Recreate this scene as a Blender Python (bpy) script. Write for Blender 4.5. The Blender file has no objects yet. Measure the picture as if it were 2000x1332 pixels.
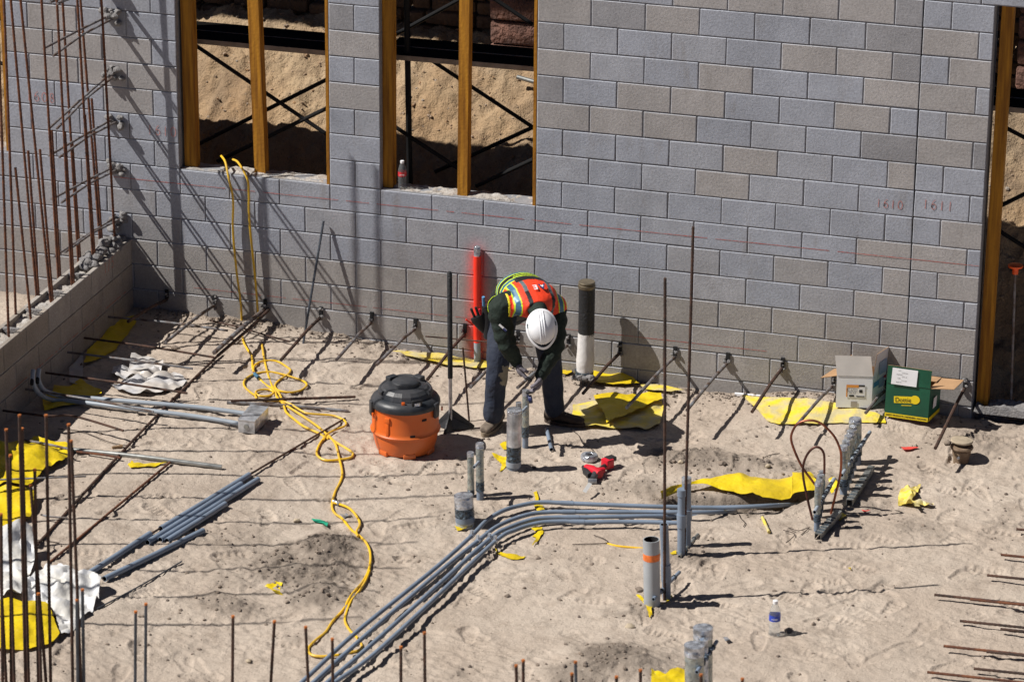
import bpy, bmesh, math, random
import numpy as np
from mathutils import Vector, Matrix, geometry
R = math.radians
random.seed(7); np.random.seed(7)
S = bpy.context.scene; COL = S.collection
# ------------------------------------------------------------------ camera, light, exposure
YAW, PITCH, ROLL, FPX = R(16.21673581), R(20.92905031), R(0.47969485), 6970.12
CAM = np.array([6.89866576, -24.31790958, 9.90144527])
_f = np.array([-math.sin(YAW)*math.cos(PITCH), math.cos(YAW)*math.cos(PITCH), -math.sin(PITCH)])
_r = np.array([math.cos(YAW), math.sin(YAW), 0.0]); _u = np.cross(_r, _f)
_c, _s = math.cos(ROLL), math.sin(ROLL)
MX = np.array([_c*_r+_s*_u, -_s*_r+_c*_u, _f])
cd = bpy.data.cameras.new('camera'); cam = bpy.data.objects.new('camera', cd); COL.objects.link(cam)
cd.sensor_width = 36; cd.lens = FPX/2000*36; cd.clip_start = .5; cd.clip_end = 500
cam.matrix_world = Matrix(((MX[0][0], MX[1][0], -MX[2][0], CAM[0]), (MX[0][1], MX[1][1], -MX[2][1], CAM[1]),
                           (MX[0][2], MX[1][2], -MX[2][2], CAM[2]), (0, 0, 0, 1)))
cd.dof.use_dof = True; cd.dof.focus_distance = 26.0; cd.dof.aperture_fstop = 3.2
S.camera = cam
SUN = Vector((0.77, 0.345, -1.0)).normalized()          # the way the light travels
world = bpy.data.worlds.new('World'); S.world = world; world.use_nodes = True
wn = world.node_tree.nodes; wl = world.node_tree.links
sky = wn.new('ShaderNodeTexSky'); sky.sky_type = 'NISHITA'; sky.sun_disc = False
sky.sun_elevation = math.asin(-SUN.z); sky.sun_rotation = math.atan2(-SUN.x, -SUN.y)
sky.air_density = .28; sky.dust_density = .2; sky.ozone_density = 2.5; sky.altitude = 300
bg = wn['Background']; bg.inputs['Strength'].default_value = 0.05
wl.new(sky.outputs[0], bg.inputs['Color'])
sd = bpy.data.lights.new('sun', 'SUN'); sd.energy = 5.0; sd.angle = R(0.4); sd.color = (1.0, .955, .89)
sun = bpy.data.objects.new('sun', sd); COL.objects.link(sun)
sun.rotation_euler = SUN.to_track_quat('-Z', 'Y').to_euler()
S.view_settings.view_transform = 'Standard'; S.view_settings.look = 'None'
S.view_settings.exposure = 0.24; S.view_settings.gamma = 1.0

# ------------------------------------------------------------------ pixel helpers (2000 x 1332 photograph)
def ray(u, v):
    d = MX[0]*(u-1000)/FPX - MX[1]*(v-666)/FPX + MX[2]; return d/np.linalg.norm(d)
def W(u, v, y=0.0):
    d = ray(u, v); return Vector(CAM + d*(y-CAM[1])/d[1])
def XP(u, v, x=0.0):
    d = ray(u, v); return Vector(CAM + d*(x-CAM[0])/d[0])
def ZP(u, v, z=0.0):
    d = ray(u, v); return Vector(CAM + d*(z-CAM[2])/d[2])
def proj(p):
    q = MX @ (np.array(p) - CAM); return 1000+FPX*q[0]/q[2], 666-FPX*q[1]/q[2]

# ------------------------------------------------------------------ terrain functions
def _hash(ix, iy, s):
    h = (ix*374761393 + iy*668265263 + s*974634777) & 0xffffffff
    h = ((h ^ (h >> 13))*1274126177) & 0xffffffff
    return ((h ^ (h >> 16)) & 0xffff)/65535.0
def vnoise(x, y, s=0):
    x = np.asarray(x, float); y = np.asarray(y, float)
    ix = np.floor(x).astype(np.int64); iy = np.floor(y).astype(np.int64); fx = x-ix; fy = y-iy
    fx = fx*fx*(3-2*fx); fy = fy*fy*(3-2*fy)
    a = _hash(ix, iy, s); b = _hash(ix+1, iy, s); c = _hash(ix, iy+1, s); d = _hash(ix+1, iy+1, s)
    return (a+(b-a)*fx)*(1-fy) + (c+(d-c)*fx)*fy - .5
def fbm(x, y, f0, n, s=0, g=.5):
    r = 0; a = 1
    for i in range(n):
        r = r + a*vnoise(x*f0+i*17.3, y*f0+i*9.1, s+i); f0 *= 2.03; a *= g
    return r
MOUNDS = []   # (x, y, rx, ry, h, freshness)
def mound(px, py, rx, ry, h, fresh=1.0, rot=0):
    p = ZP(px, py); MOUNDS.append((p.x, p.y, rx, ry, h, fresh, rot))
mound(640, 1075, .34, .30, .10); mound(590, 1120, .5, .42, .045, .8); mound(640, 1165, .28, .25, .06, .8)
mound(455, 1130, .35, .3, .03, .35); mound(440, 1185, .3, .2, .035, .6)
mound(1215, 1300, .42, .32, .10); mound(1130, 1325, .3, .25, .05, .7)
mound(1370, 905, .5, .3, .05, .8); mound(1255, 955, .35, .22, .025, .5); mound(1330, 1085, .30, .25, .02, .6)
mound(905, 1010, .25, .22, .035, .5); mound(1500, 915, .45, .16, .03, .6)
mound(1880, 865, .35, .28, .06, .5); mound(1265, 1195, .2, .16, .02, .6); mound(1010, 915, .22, .2, .025, .3)
mound(1650, 985, .3, .3, .02, .5); mound(1790, 1030, .3, .25, .015, .4); mound(1395, 900, .4, .2, .03, .6)
mound(1640, 1030, .3, .2, .015, .3); mound(480, 1060, .4, .4, .02, .3)
TR = [ZP(1340, 982), ZP(1420, 984), ZP(1500, 978), ZP(1560, 962), ZP(1600, 950)]    # trench under the yellow sheet
def seg_d(x, y, pts):
    best = None
    for a, b in zip(pts[:-1], pts[1:]):
        dx, dy = b.x-a.x, b.y-a.y; L = dx*dx+dy*dy
        t = np.clip(((x-a.x)*dx+(y-a.y)*dy)/L, 0, 1)
        d = np.hypot(x-(a.x+t*dx), y-(a.y+t*dy))
        best = d if best is None else np.minimum(best, d)
    return best
def gh(x, y, fine=False):
    x = np.asarray(x, float); y = np.asarray(y, float)
    h = .022*fbm(x, y, .55, 2, 3)
    q_ = np.clip((-.5-x)/1.7, 0, 1); w = np.exp(-np.clip(-y, 0, None)/.35)*np.clip((1.3-x)/2.5, 0, 1)*.03 + .11*q_*q_*(3-2*q_)      # soil banked against the wall
    h = h + w
    h = h + .085*np.exp(-((x-2.45)/.62)**4)*np.exp(-(np.clip(-y, 0, None)/.46)**2)
    for mx, my, rx, ry, hh, fr, rot in MOUNDS:
        d2 = ((x-mx)/rx)**2 + ((y-my)/ry)**2
        h = h + hh*np.exp(-d2*2.0)
    d = seg_d(x, y, TR)
    h = h - .14*np.exp(-(d/.12)**4)
    return h - .004
def fresh(x, y):
    v = np.zeros_like(np.asarray(x, float))
    n = fbm(x, y, 6, 3, 77)
    for mx, my, rx, ry, hh, fr, rot in MOUNDS:
        d2 = ((x-mx)/rx)**2 + ((y-my)/ry)**2
        v = np.maximum(v, fr*np.clip(1.5*np.exp(-d2*1.5)+n*.9-.25, 0, 1))
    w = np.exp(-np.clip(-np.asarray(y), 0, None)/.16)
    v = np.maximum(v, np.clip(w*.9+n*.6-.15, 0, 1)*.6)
    v = np.maximum(v, .8*np.clip(1.4*np.exp(-(seg_d(x, y, TR)/.24)**2)+n-.2, 0, 1))
    return v
def G(u, v, dz=0.0):
    z = 0.0
    for _ in range(6):
        p = ZP(u, v, z); z = float(gh(p.x, p.y)) + dz
    return ZP(u, v, z)
def onz(x, y, dz=0.0): return Vector((x, y, float(gh(x, y))+dz))

# ------------------------------------------------------------------ materials
def mat(name, col, rough=.6, metal=0, var=.15, vscale=8, bump=0, bscale=60, col2=None, spec=.5, tr=0, alpha=1, sub=0, dist=.01, coat=0):
    m = bpy.data.materials.new(name); m.use_nodes = True; nt = m.node_tree; N = nt.nodes; L = nt.links
    b = N['Principled BSDF']; b.inputs['Roughness'].default_value = rough; b.inputs['Metallic'].default_value = metal
    b.inputs['Specular IOR Level'].default_value = spec
    if tr: b.inputs['Transmission Weight'].default_value = tr
    if coat: b.inputs['Coat Weight'].default_value = coat
    tc = N.new('ShaderNodeTexCoord'); n = N.new('ShaderNodeTexNoise'); n.inputs['Scale'].default_value = vscale
    n.inputs['Detail'].default_value = 5
    if name in ('yellow form lumber',):
        mp = N.new('ShaderNodeMapping'); mp.inputs['Scale'].default_value = (9, 9, .55); L.new(tc.outputs['Object'], mp.inputs['Vector']); L.new(mp.outputs[0], n.inputs['Vector'])
    else: L.new(tc.outputs['Object'], n.inputs['Vector'])
    mx = N.new('ShaderNodeMix'); mx.data_type = 'RGBA'
    c2 = col2 if col2 else tuple(c*(1-var*1.6) for c in col)
    c1 = col if col2 else tuple(min(1, c*(1+var)) for c in col)
    mx.inputs['A'].default_value = (*c1, 1); mx.inputs['B'].default_value = (*c2, 1)
    rp = N.new('ShaderNodeValToRGB'); rp.color_ramp.elements[0].position = .36; rp.color_ramp.elements[1].position = .64
    L.new(n.outputs['Fac'], rp.inputs['Fac']); L.new(rp.outputs['Color'], mx.inputs['Factor']); L.new(mx.outputs['Result'], b.inputs['Base Color'])
    if bump:
        n2 = N.new('ShaderNodeTexNoise'); n2.inputs['Scale'].default_value = bscale; n2.inputs['Detail'].default_value = 4
        L.new(tc.outputs['Object'], n2.inputs['Vector'])
        bp = N.new('ShaderNodeBump'); bp.inputs['Strength'].default_value = bump; bp.inputs['Distance'].default_value = dist
        L.new(n2.outputs['Fac'], bp.inputs['Height']); L.new(bp.outputs['Normal'], b.inputs['Normal'])
    return m
M = {}
M['rust'] = mat('rusted steel', (.20, .075, .035), .85, .2, vscale=25, bump=.4, bscale=150, col2=(.09, .04, .028))
M['rust_dark'] = mat('dark rusted steel', (.115, .06, .042), .8, .3, vscale=20, bump=.4, bscale=150, col2=(.05, .035, .03))
M['rust_tip'] = mat('fresh rust', (.42, .13, .03), .9)
M['steel'] = mat('grey mill steel bar', (.27, .28, .30), .6, .35, vscale=14, bump=.3, bscale=150, col2=(.12, .075, .055))
M['bluesteel'] = mat('blue grey bar steel', (.10, .115, .14), .5, .6, vscale=14, bump=.3, bscale=150)
M['pvc'] = mat('grey conduit plastic', (.21, .265, .35), .36, 0, var=.10, vscale=5, col2=(.16, .20, .26))
M['pvc_light'] = mat('light grey conduit plastic', (.31, .355, .41), .38, 0, var=.08, vscale=5)
M['pvc_white'] = mat('pale pipe plastic', (.36, .385, .41), .45, 0, var=.08, vscale=5)
M['hole'] = mat('dark hollow', (.012, .012, .014), .9)  # near-black paints the shade inside holes, slots and pipe ends
M['orange_paint'] = mat('orange spray paint', (.85, .20, .04), .6, vscale=30)
M['red_paint'] = mat('fluorescent red paint', (.92, .035, .012), .55, var=.08)
M['chalk'] = mat('red chalk', (.55, .07, .05), .9, vscale=60, col2=(.36, .2, .18))
M['chalk_faint'] = mat('faint red pencil', (.50, .17, .15), .9, vscale=60, col2=(.40, .26, .26))
M['tape'] = mat('silver duct tape', (.55, .58, .64), .22, .65, var=.3, vscale=25, bump=1.0, bscale=28, dist=.02)
M['clear'] = mat('dusty clear wrap over pipe', (.46, .48, .43), .16, .4, var=.3, vscale=18, bump=1.0, bscale=26, dist=.02, col2=(.24, .27, .27))
M['black_tape'] = mat('black vinyl tape', (.014, .018, .024), .2, 0, vscale=45, bump=1, bscale=50, dist=.02, col2=(.09, .13, .17))
M['galv'] = mat('galvanised steel', (.56, .58, .62), .3, .6, var=.25, vscale=14, bump=.5, bscale=14, dist=.02)
M['strut'] = mat('zinc strut channel', (.36, .37, .36), .45, .7, var=.2, vscale=18)
M['copper'] = mat('tarnished copper', (.38, .13, .075), .4, .75, var=.3, vscale=10, col2=(.17, .06, .04))
M['copper_dark'] = mat('brown copper', (.11, .045, .035), .45, .6, var=.3, vscale=10)
M['yellow'] = mat('yellow vapour barrier plastic', (.76, .57, .012), .38, 0, vscale=5, bump=.7, bscale=9, dist=.03, col2=(.60, .43, .012))
M['yellow_dusty'] = mat('dusty yellow vapour barrier', (.78, .60, .03), .55, 0, vscale=9, bump=.6, bscale=10, dist=.03, col2=(.52, .45, .25))
M['cord'] = mat('yellow cord rubber', (.86, .52, .012), .42, 0, vscale=7, col2=(.66, .42, .05))
M['white_sheet'] = mat('white plastic sheeting', (.55, .55, .57), .28, 0, var=.05, vscale=6, bump=.2, bscale=15, col2=(.5, .46, .42))
M['white_sack'] = mat('white sack cloth', (.62, .63, .66), .6, 0, var=.06, vscale=9, bump=.5, bscale=30, col2=(.6, .58, .54))
M['wood'] = mat('yellow form lumber', (.46, .21, .022), .7, 0, vscale=4, bump=.3, bscale=40, col2=(.23, .095, .014), spec=.2)
M['plank_wood'] = mat('scaffold plank with lit edge', (.26, .21, .17), .8, 0, vscale=10, bump=.4, bscale=40)  # plank tone, used only for the painted sunlit edge
M['plank_shade'] = mat('shade-dark plank', (.010, .009, .008), .95, 0, spec=.03, vscale=10, bump=.3, bscale=40)  # near-black colour paints the block wall's shade onto the planks
M['black_metal'] = mat('black painted tube', (.012, .012, .013), .6, spec=.15)
M['grout'] = mat('rough grout', (.21, .205, .21), .95, 0, vscale=30, bump=1, bscale=70, col2=(.20, .19, .185))
M['grout_light'] = mat('pale grout', (.46, .44, .42), .95, 0, vscale=12, bump=1, bscale=60, col2=(.33, .29, .25))
M['pillar'] = mat('split face red block', (.23, .115, .085), .95, 0, vscale=9, bump=1, bscale=30, col2=(.13, .07, .055), dist=.03)
M['stone'] = mat('brown fieldstone', (.17, .10, .055), .9, 0, vscale=5, bump=1, bscale=20, col2=(.09, .055, .035), dist=.03)
M['van_orange'] = mat('orange moulded plastic', (.74, .125, .010), .42, 0, var=.07, vscale=3, bump=.06, bscale=60, col2=(.62, .15, .035))
M['vac_black'] = mat('dusty black plastic', (.018, .023, .030), .45, 0, vscale=7, bump=.1, bscale=60, col2=(.055, .055, .06))
M['rubber'] = mat('black rubber', (.02, .02, .022), .5)
M['tool_red'] = mat('red tool plastic', (.62, .012, .03), .4, 0, var=.08)
M['blade'] = mat('white saw blade', (.75, .75, .74), .35, .3, var=.03)
M['card_in'] = mat('brown cardboard', (.40, .24, .125), .85, 0, var=.08)
M['card_white'] = mat('white printed cardboard', (.86, .88, .92), .6, 0, var=.03, vscale=6)
M['card_grey'] = mat('grey cardboard inside', (.40, .37, .34), .8, 0, var=.05)
M['card_green'] = mat('dark green printed cardboard', (.006, .085, .045), .5, 0, var=.12, vscale=6)
M['print_yellow'] = mat('yellow print', (.82, .62, .01), .5, 0, var=.02)
M['print_black'] = mat('black print', (.015, .015, .015), .6, 0, var=.02)
M['print_orange'] = mat('orange print', (.80, .33, .06), .5, 0, var=.02)
M['print_blue'] = mat('blue print', (.10, .30, .55), .5, 0, var=.05)
M['print_paleblue'] = mat('pale blue print', (.33, .45, .62), .5, 0, var=.05)
M['print_red'] = mat('red print', (.6, .05, .05), .5, 0, var=.05)
M['label_white'] = mat('white paper label', (.86, .87, .9), .6, 0, var=.03)
M['bottle'] = mat('clear bottle plastic', (.90, .94, .97), .08, 0, var=.01, tr=.92)
M['bottle'].node_tree.nodes['Principled BSDF'].inputs['IOR'].default_value = 1.12
M['blue_label'] = mat('blue bottle label', (.02, .06, .48), .4, 0, var=.05)
M['red_label'] = mat('red bottle label', (.62, .03, .04), .4, 0, var=.05)
M['denim'] = mat('dusty dark denim', (.016, .024, .048), .85, 0, vscale=5, bump=1, bscale=9, dist=.03, col2=(.03, .037, .058))
M['denim_dust'] = mat('mud patch on denim', (.28, .25, .19), .95, 0, vscale=20)
M['shirt'] = mat('dark green sweatshirt', (.005, .013, .009), .85, 0, vscale=6, bump=1, bscale=11, col2=(.009, .02, .013), dist=.03)
M['black_cloth'] = mat('black nylon', (.012, .012, .014), .6, 0, var=.3)
M['hivis'] = mat('fluorescent orange vest cloth', (.88, .055, .012), .6, 0, var=.06, vscale=10, bump=.4, bscale=30)
M['lime'] = mat('fluorescent lime trim', (.62, .85, .02), .6, 0, var=.04)
M['vest_yellow'] = mat('yellow trim', (.85, .72, .02), .6, 0, var=.04)
M['reflect'] = mat('blue grey reflective tape', (.06, .16, .26), .4, .1, var=.15, vscale=20)
M['strap_grey'] = mat('grey mesh strap', (.13, .17, .18), .6, 0, var=.15, vscale=50)
M['skin'] = mat('brown skin', (.24, .115, .07), .5, 0, var=.06)
M['hair'] = mat('black hair', (.012, .01, .009), .6, 0, bump=.5, bscale=90)
M['glove'] = mat('grey work glove', (.17, .155, .18), .75, 0, var=.15, vscale=30, bump=.3, bscale=60)
M['glove_black'] = mat('black rubber coating', (.02, .02, .024), .5)
M['leather'] = mat('dusty suede boot', (.17, .135, .105), .9, 0, var=.2, vscale=20, bump=.3)
M['leather_dark'] = mat('dark brown suede boot', (.06, .042, .032), .9, 0, var=.2, vscale=20, bump=.3)
M['sole'] = mat('tan boot sole', (.22, .175, .125), .85)
M['helmet'] = mat('white hard hat shell', (.80, .81, .84), .3, 0, var=.015)
M['navy'] = mat('navy print', (.02, .03, .12), .5, 0)
M['white_print'] = mat('white print', (.8, .8, .82), .5, 0, var=.02)
M['clay'] = mat('dusty brown iron', (.24, .175, .115), .8, 0, vscale=14, bump=.5, bscale=60, col2=(.13, .08, .05))
M['dust_lid'] = mat('tan dusty lid', (.40, .33, .24), .85, 0, vscale=14)
M['black_pipe'] = mat('black ribbed sleeve', (.016, .017, .02), .6, 0, bump=.8, bscale=60)
M['white_sleeve'] = mat('dusty white sleeve', (.70, .69, .69), .6, 0, vscale=5, bump=.4, bscale=30, col2=(.56, .53, .50))
M['brass'] = mat('dull brass', (.20, .165, .115), .45, .5)
M['green_scrap'] = mat('green plastic scrap', (.02, .42, .25), .5)
M['red_scrap'] = mat('red plastic scrap', (.65, .06, .05), .5)
M['safety_orange'] = mat('orange safety cap', (.92, .12, .02), .5, 0, var=.04)
M['wire'] = mat('dark tie wire', (.05, .035, .03), .7, .4)
M['concrete'] = mat('footing concrete', (.27, .265, .265), .92, 0, vscale=14, bump=.8, bscale=70)
M['dead_wood'] = mat('dry wood scrap', (.28, .18, .10), .9)

def ground_material(name, c_light, c_mid, c_dark, c_fresh, grit=1.0):
    m = bpy.data.materials.new(name); m.use_nodes = True; nt = m.node_tree; N = nt.nodes; L = nt.links
    b = N['Principled BSDF']; b.inputs['Roughness'].default_value = .95; b.inputs['Specular IOR Level'].default_value = .15
    tc = N.new('ShaderNodeTexCoord')
    def noise(sc, det=6, rough=.6):
        n = N.new('ShaderNodeTexNoise'); n.inputs['Scale'].default_value = sc; n.inputs['Detail'].default_value = det
        n.inputs['Roughness'].default_value = rough; L.new(tc.outputs['Object'], n.inputs['Vector']); return n
    def ramp(src, p0, p1):
        r = N.new('ShaderNodeMapRange'); r.inputs['From Min'].default_value = p0; r.inputs['From Max'].default_value = p1
        L.new(src, r.inputs['Value']); return r.outputs['Result']
    def mix(f, a, bb):
        x = N.new('ShaderNodeMix'); x.data_type = 'RGBA'; L.new(f, x.inputs['Factor'])
        if isinstance(a, tuple): x.inputs['A'].default_value = (*a, 1)
        else: L.new(a, x.inputs['A'])
        if isinstance(bb, tuple): x.inputs['B'].default_value = (*bb, 1)
        else: L.new(bb, x.inputs['B'])
        return x.outputs['Result']
    n1 = noise(.9, 5); n2 = noise(5, 6, .65); n3 = noise(70, 3, .7); n4 = noise(22, 4, .7)
    c = mix(ramp(n1.outputs['Fac'], .40, .62), c_light, c_mid)
    c = mix(ramp(n2.outputs['Fac'], .50, .72), c, c_dark)
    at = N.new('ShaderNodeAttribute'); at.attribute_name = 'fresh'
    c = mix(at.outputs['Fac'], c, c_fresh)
    # grit: dark and pale grains
    c = mix(ramp(n3.outputs['Fac'], .60, .70), c, tuple(v*.55 for v in c_dark))
    c = mix(ramp(n3.outputs['Fac'], .36, .29), c, tuple(min(1, v*1.35) for v in c_light))
    L.new(c, b.inputs['Base Color'])
    ad = N.new('ShaderNodeMath'); ad.operation = 'MULTIPLY_ADD'; ad.inputs[1].default_value = .35
    L.new(n3.outputs['Fac'], ad.inputs[0]); L.new(n4.outputs['Fac'], ad.inputs[2])
    bp = N.new('ShaderNodeBump'); bp.inputs['Strength'].default_value = .8*grit; bp.inputs['Distance'].default_value = .015
    L.new(ad.outputs[0], bp.inputs['Height'])
    mp = N.new('ShaderNodeMapping'); mp.inputs['Scale'].default_value = (1, 1.7, 1); mp.inputs['Rotation'].default_value = (0, 0, .5); L.new(tc.outputs['Object'], mp.inputs['Vector'])
    wv = N.new('ShaderNodeTexNoise'); wv.inputs['Scale'].default_value = 2.6; L.new(tc.outputs['Object'], wv.inputs['Vector'])
    wm = N.new('ShaderNodeMix'); wm.data_type = 'RGBA'; wm.blend_type = 'ADD'; wm.inputs['Factor'].default_value = .35; L.new(mp.outputs[0], wm.inputs['A']); L.new(wv.outputs['Color'], wm.inputs['B'])
    rn = N.new('ShaderNodeTexNoise'); rn.noise_type = 'RIDGED_MULTIFRACTAL'; rn.inputs['Scale'].default_value = 9; rn.inputs['Detail'].default_value = 3; L.new(wm.outputs['Result'], rn.inputs['Vector'])
    b2 = N.new('ShaderNodeBump'); b2.inputs['Strength'].default_value = .45; b2.inputs['Distance'].default_value = .010
    L.new(rn.outputs['Fac'], b2.inputs['Height']); L.new(bp.outputs['Normal'], b2.inputs['Normal']); L.new(b2.outputs['Normal'], b.inputs['Normal'])
    return m
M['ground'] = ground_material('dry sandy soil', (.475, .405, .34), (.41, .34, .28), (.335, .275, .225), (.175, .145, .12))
M['bank'] = ground_material('excavated sandy bank', (.43, .32, .205), (.37, .245, .14), (.26, .18, .115), (.19, .15, .115), 2.2)

def block_material(name, spray=None):
    m = bpy.data.materials.new(name); m.use_nodes = True; nt = m.node_tree; N = nt.nodes; L = nt.links
    b = N['Principled BSDF']; b.inputs['Roughness'].default_value = .92; b.inputs['Specular IOR Level'].default_value = .2
    tc = N.new('ShaderNodeTexCoord')
    at = N.new('ShaderNodeAttribute'); at.attribute_name = 'tint'
    def noise(sc, det=4, rough=.6):
        n = N.new('ShaderNodeTexNoise'); n.inputs['Scale'].default_value = sc; n.inputs['Detail'].default_value = det
        n.inputs['Roughness'].default_value = rough; L.new(tc.outputs['Object'], n.inputs['Vector']); return n
    def rng(src, p0, p1, t0=0, t1=1):
        r = N.new('ShaderNodeMapRange'); r.inputs['From Min'].default_value = p0; r.inputs['From Max'].default_value = p1
        r.inputs['To Min'].default_value = t0; r.inputs['To Max'].default_value = t1; L.new(src, r.inputs['Value']); return r.outputs['Result']
    n1 = noise(2.2, 5); n2 = noise(55, 4, .75); n3 = noise(9, 4)
    hs = N.new('ShaderNodeMix'); hs.data_type = 'RGBA'; hs.blend_type = 'MULTIPLY'; hs.inputs['Factor'].default_value = 1
    v = N.new('ShaderNodeCombineColor')
    sm = N.new('ShaderNodeMath'); sm.operation = 'MULTIPLY'
    L.new(rng(n1.outputs['Fac'], .3, .7, .86, 1.10), sm.inputs[0]); L.new(rng(n2.outputs['Fac'], .32, .68, .80, 1.18), sm.inputs[1])
    sm2 = N.new('ShaderNodeMath'); sm2.operation = 'MULTIPLY'; L.new(sm.outputs[0], sm2.inputs[0]); L.new(rng(n3.outputs['Fac'], .3, .7, .93, 1.06), sm2.inputs[1])
    for k in range(3): L.new(sm2.outputs[0], v.inputs[k])
    L.new(at.outputs['Color'], hs.inputs['A']); L.new(v.outputs[0], hs.inputs['B'])
    col = hs.outputs['Result']
    ms = N.new('ShaderNodeMapping'); ms.inputs['Scale'].default_value = (3.2, 3.2, .9); L.new(tc.outputs['Object'], ms.inputs['Vector'])
    st = N.new('ShaderNodeTexNoise'); st.inputs['Scale'].default_value = 1.6; st.inputs['Detail'].default_value = 6; st.inputs['Roughness'].default_value = .7; L.new(ms.outputs[0], st.inputs['Vector'])
    sx = N.new('ShaderNodeMix'); sx.data_type = 'RGBA'; sx.inputs['B'].default_value = (.22, .20, .185, 1); L.new(rng(st.outputs['Fac'], .56, .74, 0, .55), sx.inputs['Factor']); L.new(col, sx.inputs['A']); col = sx.outputs['Result']
    s2 = noise(14, 6, .8); sy = N.new('ShaderNodeMix'); sy.data_type = 'RGBA'; sy.inputs['B'].default_value = (.56, .57, .60, 1)
    L.new(rng(s2.outputs['Fac'], .64, .76, 0, .6), sy.inputs['Factor']); L.new(col, sy.inputs['A']); col = sy.outputs['Result']
    # pores
    vo = N.new('ShaderNodeTexVoronoi'); vo.inputs['Scale'].default_value = 60; L.new(tc.outputs['Object'], vo.inputs['Vector'])
    pm = N.new('ShaderNodeMix'); pm.data_type = 'RGBA'; pm.inputs['B'].default_value = (.09, .085, .085, 1)
    pr_ = rng(vo.outputs['Distance'], .16, .08); gate = rng(noise(23, 2).outputs['Fac'], .52, .60)
    mu = N.new('ShaderNodeMath'); mu.operation = 'MULTIPLY'; L.new(pr_, mu.inputs[0]); L.new(gate, mu.inputs[1])
    L.new(mu.outputs[0], pm.inputs['Factor']); L.new(col, pm.inputs['A']); col = pm.outputs['Result']
    if spray:                                                             # overspray of red paint on the block faces
        sp = N.new('ShaderNodeSeparateXYZ'); L.new(tc.outputs['Object'], sp.inputs[0])
        def absd(src, c0):
            a = N.new('ShaderNodeMath'); a.operation = 'SUBTRACT'; a.inputs[1].default_value = c0; L.new(src, a.inputs[0])
            q = N.new('ShaderNodeMath'); q.operation = 'ABSOLUTE'; L.new(a.outputs[0], q.inputs[0]); return q.outputs[0]
        fx = rng(absd(sp.outputs['X'], spray[0]), .15, .02); fz = rng(absd(sp.outputs['Z'], spray[1]), .62, .40)
        m1 = N.new('ShaderNodeMath'); m1.operation = 'MULTIPLY'; L.new(fx, m1.inputs[0]); L.new(fz, m1.inputs[1])
        m2 = N.new('ShaderNodeMath'); m2.operation = 'MULTIPLY'; L.new(m1.outputs[0], m2.inputs[0]); L.new(rng(n2.outputs['Fac'], .25, .6, .6, 1.0), m2.inputs[1])
        m3 = N.new('ShaderNodeMath'); m3.operation = 'POWER'; m3.inputs[1].default_value = 2.2; L.new(m2.outputs[0], m3.inputs[0])
        rm = N.new('ShaderNodeMix'); rm.data_type = 'RGBA'; rm.inputs['B'].default_value = (.88, .035, .012, 1)
        L.new(m3.outputs[0], rm.inputs['Factor']); L.new(col, rm.inputs['A']); col = rm.outputs['Result']
    L.new(col, b.inputs['Base Color'])
    bp = N.new('ShaderNodeBump'); bp.inputs['Strength'].default_value = .55; bp.inputs['Distance'].default_value = .006
    ad = N.new('ShaderNodeMath'); ad.operation = 'SUBTRACT'; L.new(n2.outputs['Fac'], ad.inputs[0]); L.new(mu.outputs[0], ad.inputs[1])
    L.new(ad.outputs[0], bp.inputs['Height']); L.new(bp.outputs['Normal'], b.inputs['Normal'])
    return m

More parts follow.
